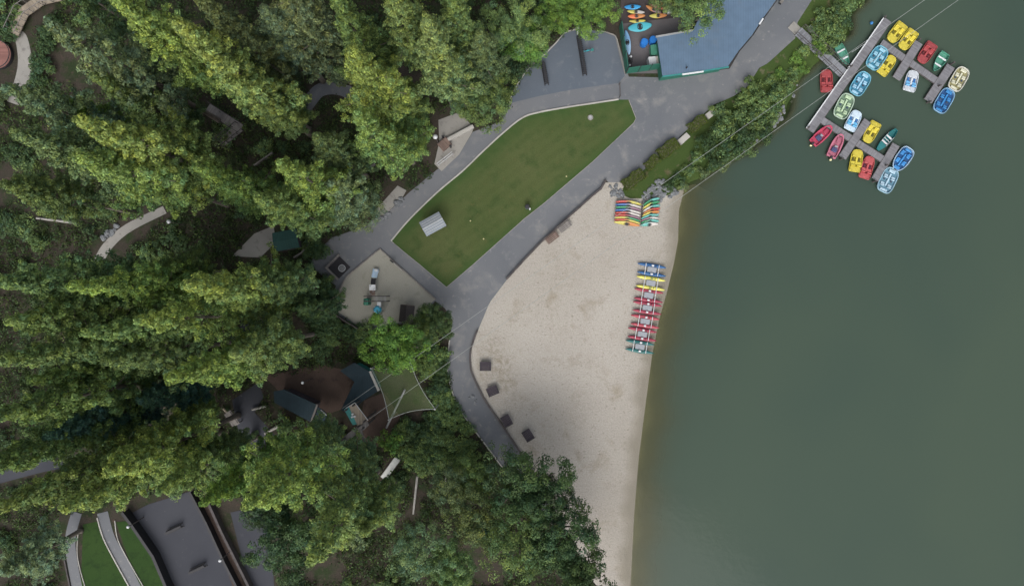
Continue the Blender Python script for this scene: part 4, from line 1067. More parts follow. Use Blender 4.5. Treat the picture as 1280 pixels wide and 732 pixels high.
UP = [(790, 10.5, 2, (.03, .25, .55), (.04, .30, .6), .62, 1.3, 'bright blue kayak, topmost of the stack left in the yard'), (794, 17, -4, y_, w_, .66, 1., 'yellow kayak with red and white middle in the yard'),
      (794.5, 22.5, 3, (.55, .14, .05), o_, .66, 1.1, 'orange kayak in the left stack of the yard'), (796, 28, 2, y_, (.5, .45, .1), .62, .9, 'dull yellow kayak, lowest of the left stack of the yard'),
      (822, 1.5, -4, (.42, .03, .16), m_, .74, 1., 'magenta kayak at the top edge behind the yard'), (822, 6, -10, y_, o_, .70, .9, 'yellow kayak on top of the magenta one'), (824, 10.5, -12, (.42, .03, .12), (.45, .06, .06), .76, 1., 'crimson kayak crossing the orange ones in the yard'),
      (816, 14, -26, o_, m_, .64, 1., 'orange-brown kayak lying at a slant in the yard'), (821.5, 22, 3, y_, o_, .66, 1.1, 'single yellow-orange kayak apart from the stacks')]
for i, (px, py, an, c1, c2, s, wd, lab) in enumerate(UP):
    kayak((*W(px, py), .3+.1*(i % 3)), A(an), c1, c2, lab, 'kayaks in the boathouse yard', roll=A(8*((i % 3)-1)), s=s, wide=wd*.8)
kayak((*W(799, 35.5), .4), A(9), (.06, .36, .45), (.07, .40, .48), 'wide turquoise kayak lying across the top of the fenced yard', 'kayaks in the boathouse yard', s=.9, wide=1.75)
kayak((*W(783.5, 56), .7), A(-82), (.16, .32, .52), (.26, .42, .6), 'pale blue kayak upright along the left fence of the yard', 'kayaks in the boathouse yard', roll=A(30), s=.92, wide=1.1)

# ---- pedal catamarans on the beach
def cathull(L=3.6, Wd=.54):
    rings = []; n = 13
    for i in range(n):
        u = i/(n-1); x = -L/2+L*u; k = max(.04, math.sin(math.pi*(.03+.94*u))**.7); sh = .1*(2*u-1)**2
        rings.append([(x, math.cos(a)*Wd/2*k, math.sin(a)*.17*(k*.7+.3)+sh+.2) for a in [2*math.pi*j/12 for j in range(12)]])
    return MB().loops(rings).mesh('hull', True)
CH = cathull()
def catamaran(px, py, c, lab, seats=True, sp=1.1, ang=-9):
    t = thing('pedal_catamaran', lab, 'water bike', (*W(px, py), .0), A(ang), 'twin-hull water bikes in a row on the beach')
    mat = bmat(c, .12)
    for s in (-1, 1):
        me = CH.copy(); me.materials.append(mat); o = bpy.data.objects.new('hull', me); COL.objects.link(o); o.parent = t; o.location = (s*-.06, s*sp/2, 0)
        sb = MB(); sb.box((.05, 0, .5), (.26, .24, .2), bev=.05); sb.box((-.1, 0, .66), (.07, .24, .24), bev=.03)
        sb.build('seat', M['white'] if c != YC else bmat((.25, .28, .10), 0), t, (0, s*sp/2, 0))
        MB().cyl((.42, -.12, .52), (.42, .12, .52), .03).cyl((.42, 0, .3), (.42, 0, .56), .025).build('pedals', M['blackmetal'], t, (0, s*sp/2, 0))
    for s in (-1, 1): MB().cyl((s*.82, -sp/2-.18, .44), (s*.82+.0, sp/2+.18, .44), .045, .045, 8).build('cross_bar', M['white'], t)
    MB().box((.0, 0, .42), (1.15, sp*.62, .05), bev=.015).build('deck', M['greyplastic'], t)
    return t
YC = (.60, .57, .12); RC = (.26, .025, .055)
def zc(x, y): return 720+x/4.575, 300+y/4.575
for (cx, cy, c, lab, sp) in [((430), 170, (.015, .09, .24), 'navy blue water bike, first of the row on the beach', 1.05), (424, 246, YC, 'yellow water bike, second of the row on the beach', 1.15),
                         (412, 316, RC, 'red water bike next to the yellow one', 1.15), (404, 387, RC, 'red water bike, second of the red ones from the top', 1.02), (392, 464, (.34, .05, .075), 'red water bike with a bare sandy deck gap in the middle of the row', 1.05),
                         (376, 537, RC, 'red water bike next to the teal one', 1.05), (362, 608, (.01, .11, .11), 'dark teal water bike, last of the row on the beach', 1.05)]:
    catamaran(*zc(cx, cy), c, lab, sp=sp)

# ------------------------------------------------------------------ boathouse and yard
bh = thing('boathouse', 'long boathouse with blue metal roof and green trim beside the road', 'building')
RP = [(821, 46, 3.3), (866, 38.5, 3.5), (880, 10, 3.6), (905, -40, 3.6), (1000, -40, 3.1), (970, 0, 3.0), (953, 24, 3.0), (940, 44, 3.0), (923, 64, 2.95), (910, 83, 2.9), (870, 89.5, 2.9), (828, 95, 2.9)]
MB().poly3([(*W(x, y, z), z) for x, y, z in [(821, 46, 2.95), (866, 38.5, 2.95), (905, -40, 2.95), (1000, -40, 2.95), (970, 0, 2.95), (953, 24, 2.95), (940, 44, 2.95), (923, 64, 2.95), (910, 83, 2.95), (870, 89.5, 2.95), (828, 95, 2.95)]], .14).build('roof', M['roofblue'], bh)
wp = [(824, 49), (867, 42), (905, -38), (995, -38), (967, 0), (950, 23), (920, 61), (907, 80), (830, 92)]
MB().prism([W(x, y, 2.9) for x, y in wp], 0, 2.79).build('wall', M['greenpaint'], bh)
mb = MB(); p = [W(828, 95.8, 2.9), W(870, 90.3, 2.9), W(911, 83.8, 2.9)]; strip(mb, p, .07, 2.74, 2.98); mb.build('gutter', M['teal'], bh)
mb = MB(); p = [W(911, 84, 2.9), W(924, 64.5, 2.9), W(941, 44.5, 2.9), W(954, 24.5, 2.9), W(971, .5, 2.9)]; strip(mb, p, .05, 2.76, 2.99); mb.build('fascia', M['blackmetal'], bh)
mb = MB(); p = [W(820, 46, 3.0), W(866, 38, 3.0)]; strip(mb, p, .1, 2.78, 3.02); mb.build('fascia', M['steel'], bh)
for (px, py, l, a) in [(866, 91.5, 2.6, 8), (951.5, 27, .8, 57)]:
    MB().box((0, 0, 0), (l, .18, .1)).build('sign_board', M['white'], bh, (*W(px, py, 3), 3.02), (0, 0, A(a)))
MB().cyl((0, 0, 0), (0, 0, .35), .09).build('vent_pipe', M['blackmetal'], bh, (*W(858, 85, 3), 2.95))
for k in range(4):
    MB().box((0, 0, 0), (1.2, .06, 1.0), bev=.01).build('window', plain('dark_glass', (.03, .04, .05), .1), bh, (*W(838+19*k, 92.5-2.4*k), 1.5), (0, 0, A(9)))
MB().box((0, 0, 0), (1.1, .07, 2.1), bev=.01).build('door', M['teal'], bh, (*W(933, 47), 1.05), (0, 0, A(55)))
yf = thing('yard_fence', 'dark green board fence around the yard left of the boathouse', 'fence')
def fencepart(pa, pb, h, mat, nm='panel', th=.08):
    a, b = Vector(W(*pa)), Vector(W(*pb)); d = b-a
    return MB().box((0, 0, h/2), (d.length, th, h)).build(nm, mat, yf, ((a.x+b.x)/2, (a.y+b.y)/2, 0), (0, 0, math.atan2(d.y, d.x)))
fencepart((774, 34), (782, 92), 2.1, M['greenpaint']); fencepart((782, 92), (826, 86), 2.1, M['greenpaint'])
mb = MB()
for q in [(774, 34), (776.6, 53), (779.3, 72), (782, 92), (797, 90), (811, 88)]: x, y = W(*q); mb.cyl((x, y, 0), (x, y, 2.25), .07, .07, 8)
mb.build('posts', M['blackmetal'], yf)
sheet('yard_ground', [(776, 30), (850, 22), (866, 38), (824, 48), (830, 92), (782, 92)], .014, groundmat('yard_asphalt', (.10, .095, .10, 1), (.13, .12, .125, 1), (.085, .08, .08, 1), .2, .8, 10, bump=.2, fa=.3))
sheet('dark_yard_ground', [(776, -40), (900, -40), (880, 20), (862, 40), (830, 38), (776, 31)], .010, groundmat('dark_soil', (.045, .038, .04, 1), (.06, .05, .05, 1), None, .2, .8, 10, bump=.3, fa=.5))
blu = plain('blue_barrel', (.02, .16, .50), .4)
for (px, py, lab) in [(803.8, 56, 'round blue drum, left of the two in the fenced yard'), (814.6, 53, 'blue drum beside the boathouse wall, right of the two')]:
    t = thing('plastic_drum', lab, 'drum', (*W(px, py), 0), 0, 'blue drums in the yard')
    MB().cyl((0, 0, 0), (0, 0, .95), .44, .44, 20).torus((0, 0, .95), .42, .04).torus((0, 0, .5), .44, .03).build('body', blu, t); MB().cyl((0, 0, .95), (0, 0, 1.0), .38, .36, 18).build('lid', blu, t)
t = thing('wheeled_bin', 'green bin between the blue drums and the white crate', 'bin', (*W(816, 66), 0), A(6))
MB().box((0, 0, .5), (.85, 1.2, 1.0), bev=.05).build('body', plain('green_plastic', (.06, .24, .16), .5), t); MB().box((0, 0, 1.04), (.9, 1.25, .09), bev=.03).build('lid', plain('dark_green_plastic', (.05, .2, .14), .5), t)
t = thing('storage_crate', 'white and beige crate against the bottom fence of the yard', 'crate', (*W(816.8, 80), 0), A(8))
MB().box((-.35, 0, .6), (.9, 1.15, 1.2), bev=.03).build('body', M['white'], t); MB().box((.45, 0, .58), (.7, 1.1, 1.15), bev=.03).build('side_panel', plain('beige_plastic', (.45, .42, .38)), t)
t = thing('outboard_stand', 'dark trolley with white fittings in the lower left of the yard', 'trolley', (*W(787, 80), 0), A(80))
MB().box((0, 0, .35), (1.0, .5, .1), bev=.02).box((.3, 0, .6), (.3, .3, .5), bev=.05).build('frame', M['blackmetal'], t); MB().sph((.75, .05, .5), .16).box((-.35, 0, .5), (.2, .2, .3), bev=.03).build('fittings', M['white'], t, smooth=False)
o = MB().box((0, 0, .25), (.5, .4, .5), bev=.06).build('cooler_box', M['white'], None, (*W(836, 16), 0), (0, 0, .3)); tag(o, 'small white box right of the crimson kayak', 'box')
o = MB().box((0, 0, .2), (.55, .4, .35), bev=.06).build('storage_tub', M['teal'], None, (*W(850, 20), 0), (0, 0, .3)); tag(o, 'small dark teal tub on the ground under the grey-olive tree', 'tub')

# ------------------------------------------------------------------ bike racks and bicycle
def rack(pa, pb, lab, n, tall=.8):
    a, b = Vector(W(*pa)), Vector(W(*pb)); d = b-a; L = d.length
    t = thing('bike_rack', lab, 'bike rack', ((a.x+b.x)/2, (a.y+b.y)/2, 0), math.atan2(d.y, d.x), 'dark bike racks')
    mb = MB()
    for s in (-1, 1): mb.box((0, s*.22, .05), (L, .10, .08)); mb.box((0, s*.07, tall), (L, .12, .06))
    mb.build('rails', M['blackmetal'], t)
    mb = MB()
    for i in range(n):
        x = -L/2+L*(i+.5)/n
        mb.cyl((x, -.2, .05), (x, -.1, tall), .03, .03, 6); mb.cyl((x, .2, .05), (x, .1, tall), .03, .03, 6)
        mb.box((x, 0, tall*.6), (.09, .56, .05))
    mb.build('hoops', M['blackmetal'], t)
rack((678.5, 79), (683.5, 107), 'short dark bike rack near the curved kerb', 12)
rack((723, 46), (731, 95), 'long dark bike rack with a teal bicycle leaning on it', 20)
rack((210, 664), (229.5, 655), 'upper dark rack on the lower left court', 8)
rack((239, 713), (258.5, 704), 'lower dark rack on the lower left court', 8)
t = thing('bollard', 'white post at the top end of the long bike rack', 'post', (*W(722, 40), 0)); MB().box((0, 0, .4), (.2, .75, .8), bev=.04).build('post', M['white'], t)
bk = thing('bicycle', 'teal bicycle parked crosswise at the long bike rack', 'bicycle', (*W(733.5, 65.5), 0), A(2))
for x in (-.52, .52):
    w = MB().torus((x, 0, .34), .33, .022, 'Y', 24, 6).build('wheel', M['blackmetal'], bk)
    MB().torus((x, 0, .34), .30, .012, 'Y', 20, 4).cyl((x, -.05, .34), (x, .05, .34), .03).build('rim', M['steel'], w)
tb = plain('teal_frame', (.02, .32, .40), .4)
fr = MB()
for p, q in (((-.52, 0, .34), (-.05, 0, .32)), ((-.05, 0, .32), (-.2, 0, .82)), ((-.2, 0, .82), (-.52, 0, .34)), ((-.17, 0, .74), (.34, 0, .8)), ((-.05, 0, .32), (.36, 0, .72)), ((.32, 0, .92), (.52, 0, .34))): fr.cyl(p, q, .025)
fr.box((0, 0, .62), (.4, .05, .2)).build('frame', tb, bk)
MB().cyl((.3, -.3, .98), (.3, .3, .98), .02).cyl((.3, 0, .98), (.32, 0, .9), .02).build('handlebar', M['blackmetal'], bk)
MB().box((-.22, 0, .9), (.26, .15, .07), bev=.03).build('saddle', M['blackmetal'], bk); MB().box((.6, 0, .85), (.28, .3, .2), bev=.03).build('basket', M['teal'], bk)
tb2 = thing('barrier_post', 'thin dark gate rail across the path above the lawn', 'gate', (*W(774, 114), 0), A(92))
MB().box((0, 0, .8), (1.7, .05, .06)).box((0, 0, .4), (1.7, .04, .05)).build('rail', M['timber'], tb2)
for s in (-.8, .8): MB().cyl((s, 0, 0), (s, 0, .95), .05).build('post', M['timber'], tb2)

# ------------------------------------------------------------------ things on the lawn and beach
def gableroof(mb, L, Wd, z, rise, th=.06):
    for s in (-1, 1):
        mb.loops([[(x, 0, z+rise), (x, s*Wd/2, z), (x, s*Wd/2, z-th), (x, 0, z+rise-th)] for x in (-L/2, L/2)])
t = thing('picnic_shelter', 'small shelter with ribbed grey metal roof on the lawn', 'shelter', (*W(541, 280, 2), 0), A(29))
rf = MB(); gableroof(rf, 2.75, 1.95, 2.05, .3)
rf.build('roof', M['roofgrey'], t); rb = MB()
for s in (-1, 1):
    rb.box((0, s*.32, 2.28), (2.5, .05, .03)); rb.box((.0, s*.62, 2.19), (2.4, .05, .03))
rb.box((0, 0, 2.36), (2.78, .12, .04)); rb.build('ridge_cap', M['steel'], t)
for sx in (-1, 1):
    for sy in (-1, 1): MB().box((sx*1.15, sy*.8, 1.0), (.1, .1, 2.0)).build('post', M['timber'], t)
MB().box((0, 0, .72), (1.6, .7, .06)).box((0, .6, .42), (1.6, .22, .05)).box((0, -.6, .42), (1.6, .22, .05)).box((-.6, 0, .36), (.08, 1.2, .7)).box((.6, 0, .36), (.08, 1.2, .7)).build('table', M['greywood'], t)
t = thing('litter_bin', 'dark litter bin with pale lid at the lake side of the lawn', 'litter bin', (*W(660.5, 260), 0), .2)
MB().cyl((-.15, .1, 0), (-.15, .1, .95), .27, .3, 14).build('body', plain('bin_green', (.01, .05, .045)), t); MB().cyl((.12, -.22, 0), (.12, -.22, .9), .1, .1, 8).build('pale_post', M['white'], t)
MB().cyl((-.15, .1, .95), (-.15, .1, 1.0), .3, .2, 14).build('lid', M['blackmetal'], t)
t = thing('drain_cover', 'round grey drain ring near the top of the lawn', 'drain cover', (*W(738, 147), .02)); MB().torus((0, 0, .03), .28, .07, 'Z', 18, 6).build('ring', M['concrete'], t); MB().cyl((0, 0, 0), (0, 0, .04), .2, .2, 14).build('lid', M['steel'], t)
for (px, py, lab) in [(604.5, 298.5, 'small pale sprinkler cap near the middle of the lawn'), (708, 220.5, 'small yellowish sprinkler cap near the road edge of the lawn'), (588, 276, 'faint grey sprinkler cap in the centre of the lawn')]:
    o = MB().cyl((0, 0, 0), (0, 0, .07), .09, .07, 12).cyl((0, 0, .07), (0, 0, .12), .05, .05, 8).build('sprinkler', plain('cap', (.5, .45, .25)), None, (*W(px, py), .014)); tag(o, lab, 'sprinkler')
# tables on the sand
def sandtable(px, py, ang, lab):
    t = thing('low_table', lab, 'table', (*W(px, py), 0), A(ang), 'dark tables on the sand')
    top = MB()
    for i in range(7): top.box((0, -.48+.16*i, .62), (1.42, .145, .05), bev=.01)
    top.build('tabletop', M['darkwood'], t)
    for sx in (-1, 1):
        MB().box((sx*.55, 0, .3), (.09, .9, .58)).build('leg', M['darkwood'], t)
        MB().box((sx*.66, 0, .655), (.07, 1.12, .03)).build('batten', M['blackmetal'], t)
sandtable(607, 457, 0, 'dark slatted table on the sand, topmost of four along the wall')
sandtable(616, 487.5, 23, 'dark slatted table on the sand, second from the top')
sandtable(633.5, 524.5, -62, 'dark slatted table on the sand, third from the top')
sandtable(660, 542.5, -58, 'dark slatted table on the sand, lowest and furthest out')
def bench(px, py, ang, mat, lab, L=1.7, nm='picnic_bench'):
    t = thing(nm, lab, 'bench', (*W(px, py), 0), A(ang), 'benches beside the beach wall')
    top = MB()
    for i in range(4): top.box((0, -.33+.2*i, .45), (L, .17, .05), bev=.01)
    top.build('seat', mat, t); bb = MB()
    for i in range(2): bb.box((0, .48, .62+.18*i), (L, .05, .14), bev=.01)
    bb.build('backrest', mat, t)
    for sx in (-1, 1): MB().box((sx*L*.4, .05, .22), (.09, .8, .42)).build('leg', M['timber'], t)
bench(705.5, 283.5, 38, M['greywood'], 'grey wooden bench by the beach wall, upper of two')
bench(690, 297.5, 38, M['brownwood'], 'brown wooden bench by the beach wall, lower of two')

# ------------------------------------------------------------------ playground
def zp(x, y): return 450+x/8.61, 325+y/8.61
pg = thing('play_structure', 'play structure with white slides and blue and green panels on sand', 'playground equipment', (*W(470, 372), 0), 0)
def P(x, y): a = W(*zp(x, y)); b = W(470, 372); return (a[0]-b[0], a[1]-b[1])
def slide(p0, p1, w, z0, z1, mat, nm='slide'):
    a, b = Vector((*p0, z0)), Vector((*p1, z1)); d = b-a; L = d.length; ang = math.atan2(d.y, d.x); pit = -math.asin(d.z/L)
    mb = MB(); mb.box((0, 0, 0), (L, w, .05)); mb.box((0, w/2, .1), (L, .05, .2)); mb.box((0, -w/2, .1), (L, .05, .2))
    o = mb.build(nm, mat, pg, (a+b)/2, (0, pit, ang))
bp_ = plain('pale_blue_plastic', (.42, .55, .68)); grn = plain('green_panel', (.01, .13, .08)); blp = plain('blue_panel', (.02, .25, .38))
slide(P(182, 100), P(172, 190), .62, .5, 1.0, bp_); MB().sph((*P(182, 120), .45), .36, (1, 1, .6)).build('slide_end', M['white'], pg, smooth=True)
slide(P(170, 200), P(165, 262), .5, 1.1, 1.35, M['blackmetal'], 'climbing_net')
MB().box((*P(157, 295), 1.4), (.75, .7, .08), bev=.03).build('platform', M['white'], pg); MB().box((*P(155, 350), 1.2), (.65, .62, .08), bev=.02).build('platform', M['brownwood'], pg)
for yy in (388, 440):
    MB().cyl((*P(75, yy), 1.9), (*P(322, yy), 1.9), .06, .06, 8).build('beam', M['timber'], pg)
    for xx in (80, 200, 318): MB().cyl((*P(xx, yy), 0), (*P(xx, yy), 1.9), .05, .05, 8).build('post', M['timber'], pg)
mb = MB()
for i in range(9): mb.cyl((*P(195+i*14, 388), 1.95), (*P(195+i*14, 440), 1.95), .022, .022, 6)
mb.build('rungs', M['steel'], pg)
MB().box((*P(95, 447), .9), (.62, .85, 1.8), bev=.12).build('green_tower', grn, pg)
MB().box((*P(230, 472), 1.5), (.5, .55, .1), bev=.02).build('platform', M['white'], pg)
MB().cyl((*P(215, 530), 1.6), (*P(215, 530), 1.85), .52, .35, 12).build('canopy', blp, pg)
slide(P(205, 560), P(170, 630), .5, 1.1, .3, M['blackmetal'], 'climbing_net'); slide(P(185, 600), P(168, 640), .55, .35, .2, bp_)
for q in ((140, 280), (175, 310), (190, 500), (245, 500), (190, 555), (245, 560), (140, 365), (172, 335)):
    MB().cyl((*P(*q), 0), (*P(*q), 1.9), .05, .05, 8).build('post', M['steel'], pg)
ph = thing('playhouse', 'dark wooden playhouse with gabled roof at the playground corner', 'playhouse', (*W(508, 392, 2), 0), A(84))
rf = MB(); gableroof(rf, 2.1, 1.75, 1.75, .65, .07); rf.build('roof', M['roofbrown'], ph)
MB().prism([(-.85, -.65), (.8, -.65), (.8, .65), (-.85, .65)], 0, 1.72).build('wall', M['darkwood'], ph)
MB().loops([[(1.06, -.8, 1.72), (1.06, .8, 1.72), (1.06, 0, 2.3)], [(1.10, -.8, 1.72), (1.10, .8, 1.72), (1.10, 0, 2.3)]]).build('gable', M['brownwood'], ph)
MB().box((-1.3, -.45, .55), (.9, .1, 1.1)).box((-1.3, .45, .55), (.9, .1, 1.1)).box((-1.3, 0, .55), (.9, .9, .06)).build('porch', M['darkwood'], ph)
t = thing('playground_sign', 'thin dark board standing near the top of the playground sand', 'sign', (*W(491, 327), 0), A(-42))
MB().box((0, 0, .8), (.5, .12, .7), bev=.02).build('board', M['blackmetal'], t); MB().box((.9, 0, .25), (1.5, .08, .5)).build('low_rail', M['kerb'], t)
# sunken pit
t = thing('fire_pit', 'dark square pit with low stone rim and round black grate', 'fire pit', (*W(424, 334.5), 0), A(45))
rim = MB(); strip(rim, [(-1.15, -.95), (-1.15+0, 1.05), (1.2, 1.05)], .12, 0, .35)
MB().box((-.0, 1.1, .2), (2.4, .22, .4)).build('rim', M['greywood'], t); MB().box((-1.1, 0, .2), (.22, 1.95, .4)).build('rim', M['greywood'], t); rim.b.free()
MB().prism([(-.95, -.95), (1.05, -.95), (1.05, .95), (-.95, .95)], .02, .06).build('floor', plain('charcoal', (.025, .024, .028), .9), t)
g = MB().torus((0, 0, 0), .42, .04, 'Z', 20, 6)
for k in range(-2, 3): g.box((k*.15, 0, 0), (.03, .75, .03)); g.box((0, k*.15, 0), (.75, .03, .03))
g.build('grate', M['steel'], t, (.25, -.35, .35)); MB().cyl((0, 0, 0), (0, 0, .3), .36, .4, 14).build('bowl', M['blackmetal'], t, (.25, -.35, .03))
# terrace furniture
t = thing('terrace_railing', 'pale double handrail beside the steps of the stone terrace', 'railing', (*W(557, 200), 0), A(38))
for s in (-.12, .14): MB().cyl((-1.2, s, .9), (1.2, s, .9), .05, .05, 8).build('rail', M['steel'], t)
for x in (-1.1, 0, 1.1):
    for s in (-.12, .14): MB().cyl((x, s, 0), (x, s, .9), .03, .03, 6).build('post', M['steel'], t)
t = thing('stone_wall', 'pale low stone wall running up the terrace from the path', 'wall', (*W(576, 167), 0), A(28)); MB().box((0, 0, .3), (3.6, .42, .6), bev=.05).build('wall', M['kerb'], t)
o = MB().prism([(-.7, -.6), (.7, -.6), (.7, .6), (-.7, .6)], 0, .5, .03).build('brown_planter', M['brownwood'], None, (*W(556, 181), 0), (0, 0, A(40))); tag(o, 'square brown planter box on the stone terrace', 'planter')
for q in ((554, 172.5), (563, 184)):
    pass
def post(px, py, lab, h=.9, r=.13, mat=None): o = MB().cyl((0, 0, 0), (0, 0, h), r, r*.9, 10).build('bollard', mat or M['blackmetal'], None, (*W(px, py), 0)); tag(o, lab, 'bollard')
post(554, 172.5, 'black bollard at the upper side of the brown planter'); post(563.5, 184, 'black bollard at the lower side of the brown planter')
def lamp(px, py, h, lab, r=.22):
    x, y = W(px, py, h); t = thing('street_lamp', lab, 'lamp post', (x, y, 0), 0, 'lamp posts with white globes')
    MB().cyl((0, 0, 0), (0, 0, h-.2), .06, .045, 8).build('pole', M['timber'], t); MB().sph((0, 0, h), r).build('globe', M['white'], t, smooth=True); MB().cyl((0, 0, h-.3), (0, 0, h-.16), .1, .16, 10).build('collar', M['blackmetal'], t)
lamp(544, 171, 4, 'white globe lamp above the stone terrace', .3); lamp(211, 277, 4, 'white globe lamp beside the concrete forest path', .25); lamp(303, 255, 4, 'white globe lamp north of the paved clearing', .22)
lamp(275, 700, 3.5, 'white globe lamp on the black wall of the court', .2); lamp(378, 478, 4, 'white globe lamp above the brown courtyard', .18); lamp(160, 658, 3.5, 'white globe lamp at the top of the right footpath', .18)

# ------------------------------------------------------------------ buildings and structures in the forest
cb = thing('angular_lodge', 'angular building with dark blue-grey roof beside the brown courtyard', 'building')
r1 = [(425, 463), (443, 453), (462, 464), (473, 488), (452, 502), (437, 518), (426, 512), (443, 477)]
MB().poly3([(*W(x, y, 3.4), 3.4) for x, y in r1], .15).build('roof', M['slate'], cb)
ci = lambda pts, k: [((x-sum(p[0] for p in pts)/len(pts))*k+sum(p[0] for p in pts)/len(pts), (y-sum(p[1] for p in pts)/len(pts))*k+sum(p[1] for p in pts)/len(pts)) for x, y in pts]
MB().prism([W(x, y, 3.3) for x, y in [(429, 463.5), (443, 456), (460, 466), (470, 487), (450, 500), (437, 514), (429, 510), (445, 478)]], 0, 3.24).build('wall', M['teal'], cb)
mb = MB(); strip(mb, [W(462.5, 463.5, 3.4), W(473.5, 488, 3.4)], .14, 3.22, 3.48); mb.build('parapet', M['kerb'], cb)
MB().box((0, 0, 0), (1.0, .05, 1.0)).build('window', plain('lodge_glass', (.03, .05, .06), .1), cb, (*W(470, 480), 1.6), (0, 0, A(-64)))
sb = thing('slate_roofed_cabin', 'low cabin with long dark slate roof left of the brown courtyard', 'building')
MB().poly3([(*W(x, y, 2.9), 2.9) for x, y in [(342, 489), (355, 486.5), (396, 505.5), (388, 527), (343, 503)]], .14).build('roof', M['slate'], sb)
MB().prism([W(x, y, 2.8) for x, y in [(345, 491), (355, 489), (393, 506), (387, 523), (346, 502)]], 0, 2.75).build('wall', M['darkwood'], sb)
mb = MB(); strip(mb, [W(396.5, 505, 3), W(388.5, 527, 3)], .1, 2.76, 2.98); mb.build('fascia', M['greywood'], sb)
t = thing('lean_to_roof', 'small dark lean-to roof with pale beam beside the slate cabin', 'shelter')
MB().poly3([(*W(x, y, 2.5), 2.5) for x, y in [(397, 508), (404, 512), (414, 523), (404, 532), (392, 528)]], .1).build('roof', M['slate'], t)
a, b = W(401, 512, 2.6), W(415, 524, 2.6); MB().cyl((*a, 2.6), (*b, 2.6), .06).build('beam', M['steel'], t)
for q in ((403, 530), (411, 523)): x, y = W(*q); MB().cyl((x, y, 0), (x, y, 2.4), .06).build('post', M['timber'], t)
zt = thing('zip_line_tower', 'beige tower platform with teal side panel and two walkways', 'tower')
ZH = 6.0
MB().poly3([(*W(x, y, ZH), ZH) for x, y in [(432, 510), (443.5, 503), (460, 525), (448, 534)]], .2).build('platform', M['tanwood'], zt)
MB().poly3([(*W(x, y, ZH+.02), ZH+.02) for x, y in [(430, 511.5), (436, 508), (446, 530), (441, 531)]], .1).build('side_panel', M['teal'], zt)
MB().poly3([(*W(x, y, ZH), ZH) for x, y in [(446, 533), (459, 526), (461, 531), (455, 537), (433, 551), (429, 546)]], .15).build('walkway', M['greywood'], zt)
st = MB()
for i in range(12):
    u = i/11; z = ZH-.2-u*4.5; px = 449+u*7; py = 541+u*20; x, y = W(px, py, z); st.box((x, y, z), (.85, .24, .06), rz=A(14))
st.build('stairs', M['greywood'], zt)
for q in ((434, 511), (443.5, 505), (457, 525), (448, 532), (431, 547), (455, 534)): x, y = W(*q, ZH); MB().cyl((x, y, 0), (x, y, ZH+1.1), .12, .1, 8).build('post', M['timber'], zt)
mb = MB()
for p, q in (((432, 510), (443.5, 503)), ((443.5, 503), (460, 525))):
    a, b = W(*p, ZH+1), W(*q, ZH+1); mb.cyl((*a, ZH+1), (*b, ZH+1), .045, .045, 6)
mb.build('railing', M['steel'], zt)
for (px, py) in ((441, 517), (443.5, 520), (440.5, 520.5)): MB().box((0, 0, .12), (.25, .2, .22), bev=.05, rz=.4).build('harness_box', M['white'], zt, (*W(px, py, ZH), ZH+.02))
def cable(pa, ha, pb, hb, lab):
    o = MB().cyl((*W(*pa, ha), ha), (*W(*pb, hb), hb), .023, .023, 6).build('zip_line_cable', plain('cable_steel', (.26, .28, .27), .6)); tag(o, lab, 'cable', 'zip line cables over the beach and lake')
cable((462, 523), 7.0, (1500, -214.5), 14, 'zip line cable, the one nearer the water, ending right of the tower')
cable((428, 510), 7.0, (1500, -241), 14, 'zip line cable, the upper one, ending left of the tower')
# safety net
nm, N, b = newmat('green_netting'); co = objco(N)
b.inputs['Base Color'].default_value = (.16, .24, .08, 1); trn = N.new('ShaderNodeBsdfTransparent'); mx = N.new('ShaderNodeMixShader'); mx.inputs[0].default_value = .23
N.link(trn.outputs[0], mx.inputs[1]); N.link(b.outputs[0], mx.inputs[2]); N.link(mx.outputs[0], N.n['Material Output'].inputs[0])
net = thing('safety_net', 'translucent green net stretched between poles beside the zip tower', 'net')
C4 = [Vector((*W(x, y, h), h)) for x, y, h in ((464, 460, 4.5), (513, 453, 5), (544, 511, 4), (486, 524, 5))]
V = []; F = []; n = 14
for i in range(n+1):
    for j in range(n+1):
        u, v = i/n, j/n; pu = u+.0; sag = .10
        u2 = .5+(u-.5)*(1-sag*4*v*(1-v)); v2 = .5+(v-.5)*(1-sag*4*u*(1-u))
        p = C4[0].lerp(C4[1], u2).lerp(C4[3].lerp(C4[2], u2), v2); p.z -= 1.0*16*u*(1-u)*v*(1-v)*.6; V.append(p[:])
for i in range(n):
    for j in range(n): a = i*(n+1)+j; F.append((a, a+1, a+n+2, a+n+1))
raw('netting', V, F, nm, parent=net)
mb = MB()
for e in range(4):
    a, b_2 = C4[e], C4[(e+1) % 4]; cen = sum(C4, Vector())/4
    q = [a.lerp(b_2, k/8)+(cen-a.lerp(b_2, k/8))*(.2*4*(k/8)*(1-k/8)*.62) for k in range(9)]
    for k in range(8): mb.cyl(q[k][:], q[k+1][:], .03, .03, 5)
mb.build('border_rope', M['steel'], net)
for p in C4: MB().cyl((p.x, p.y, 0), (p.x, p.y, p.z+.3), .09, .07, 8).build('pole', M['steel'], net)
o = MB().cyl((*W(506, 487, 5), 5), (*W(483, 534, .3), .3), .11, .13, 8).build('slanting_pole', M['steel']); tag(o, 'pale slanting pole rising from the dirt yard to the net', 'pole')
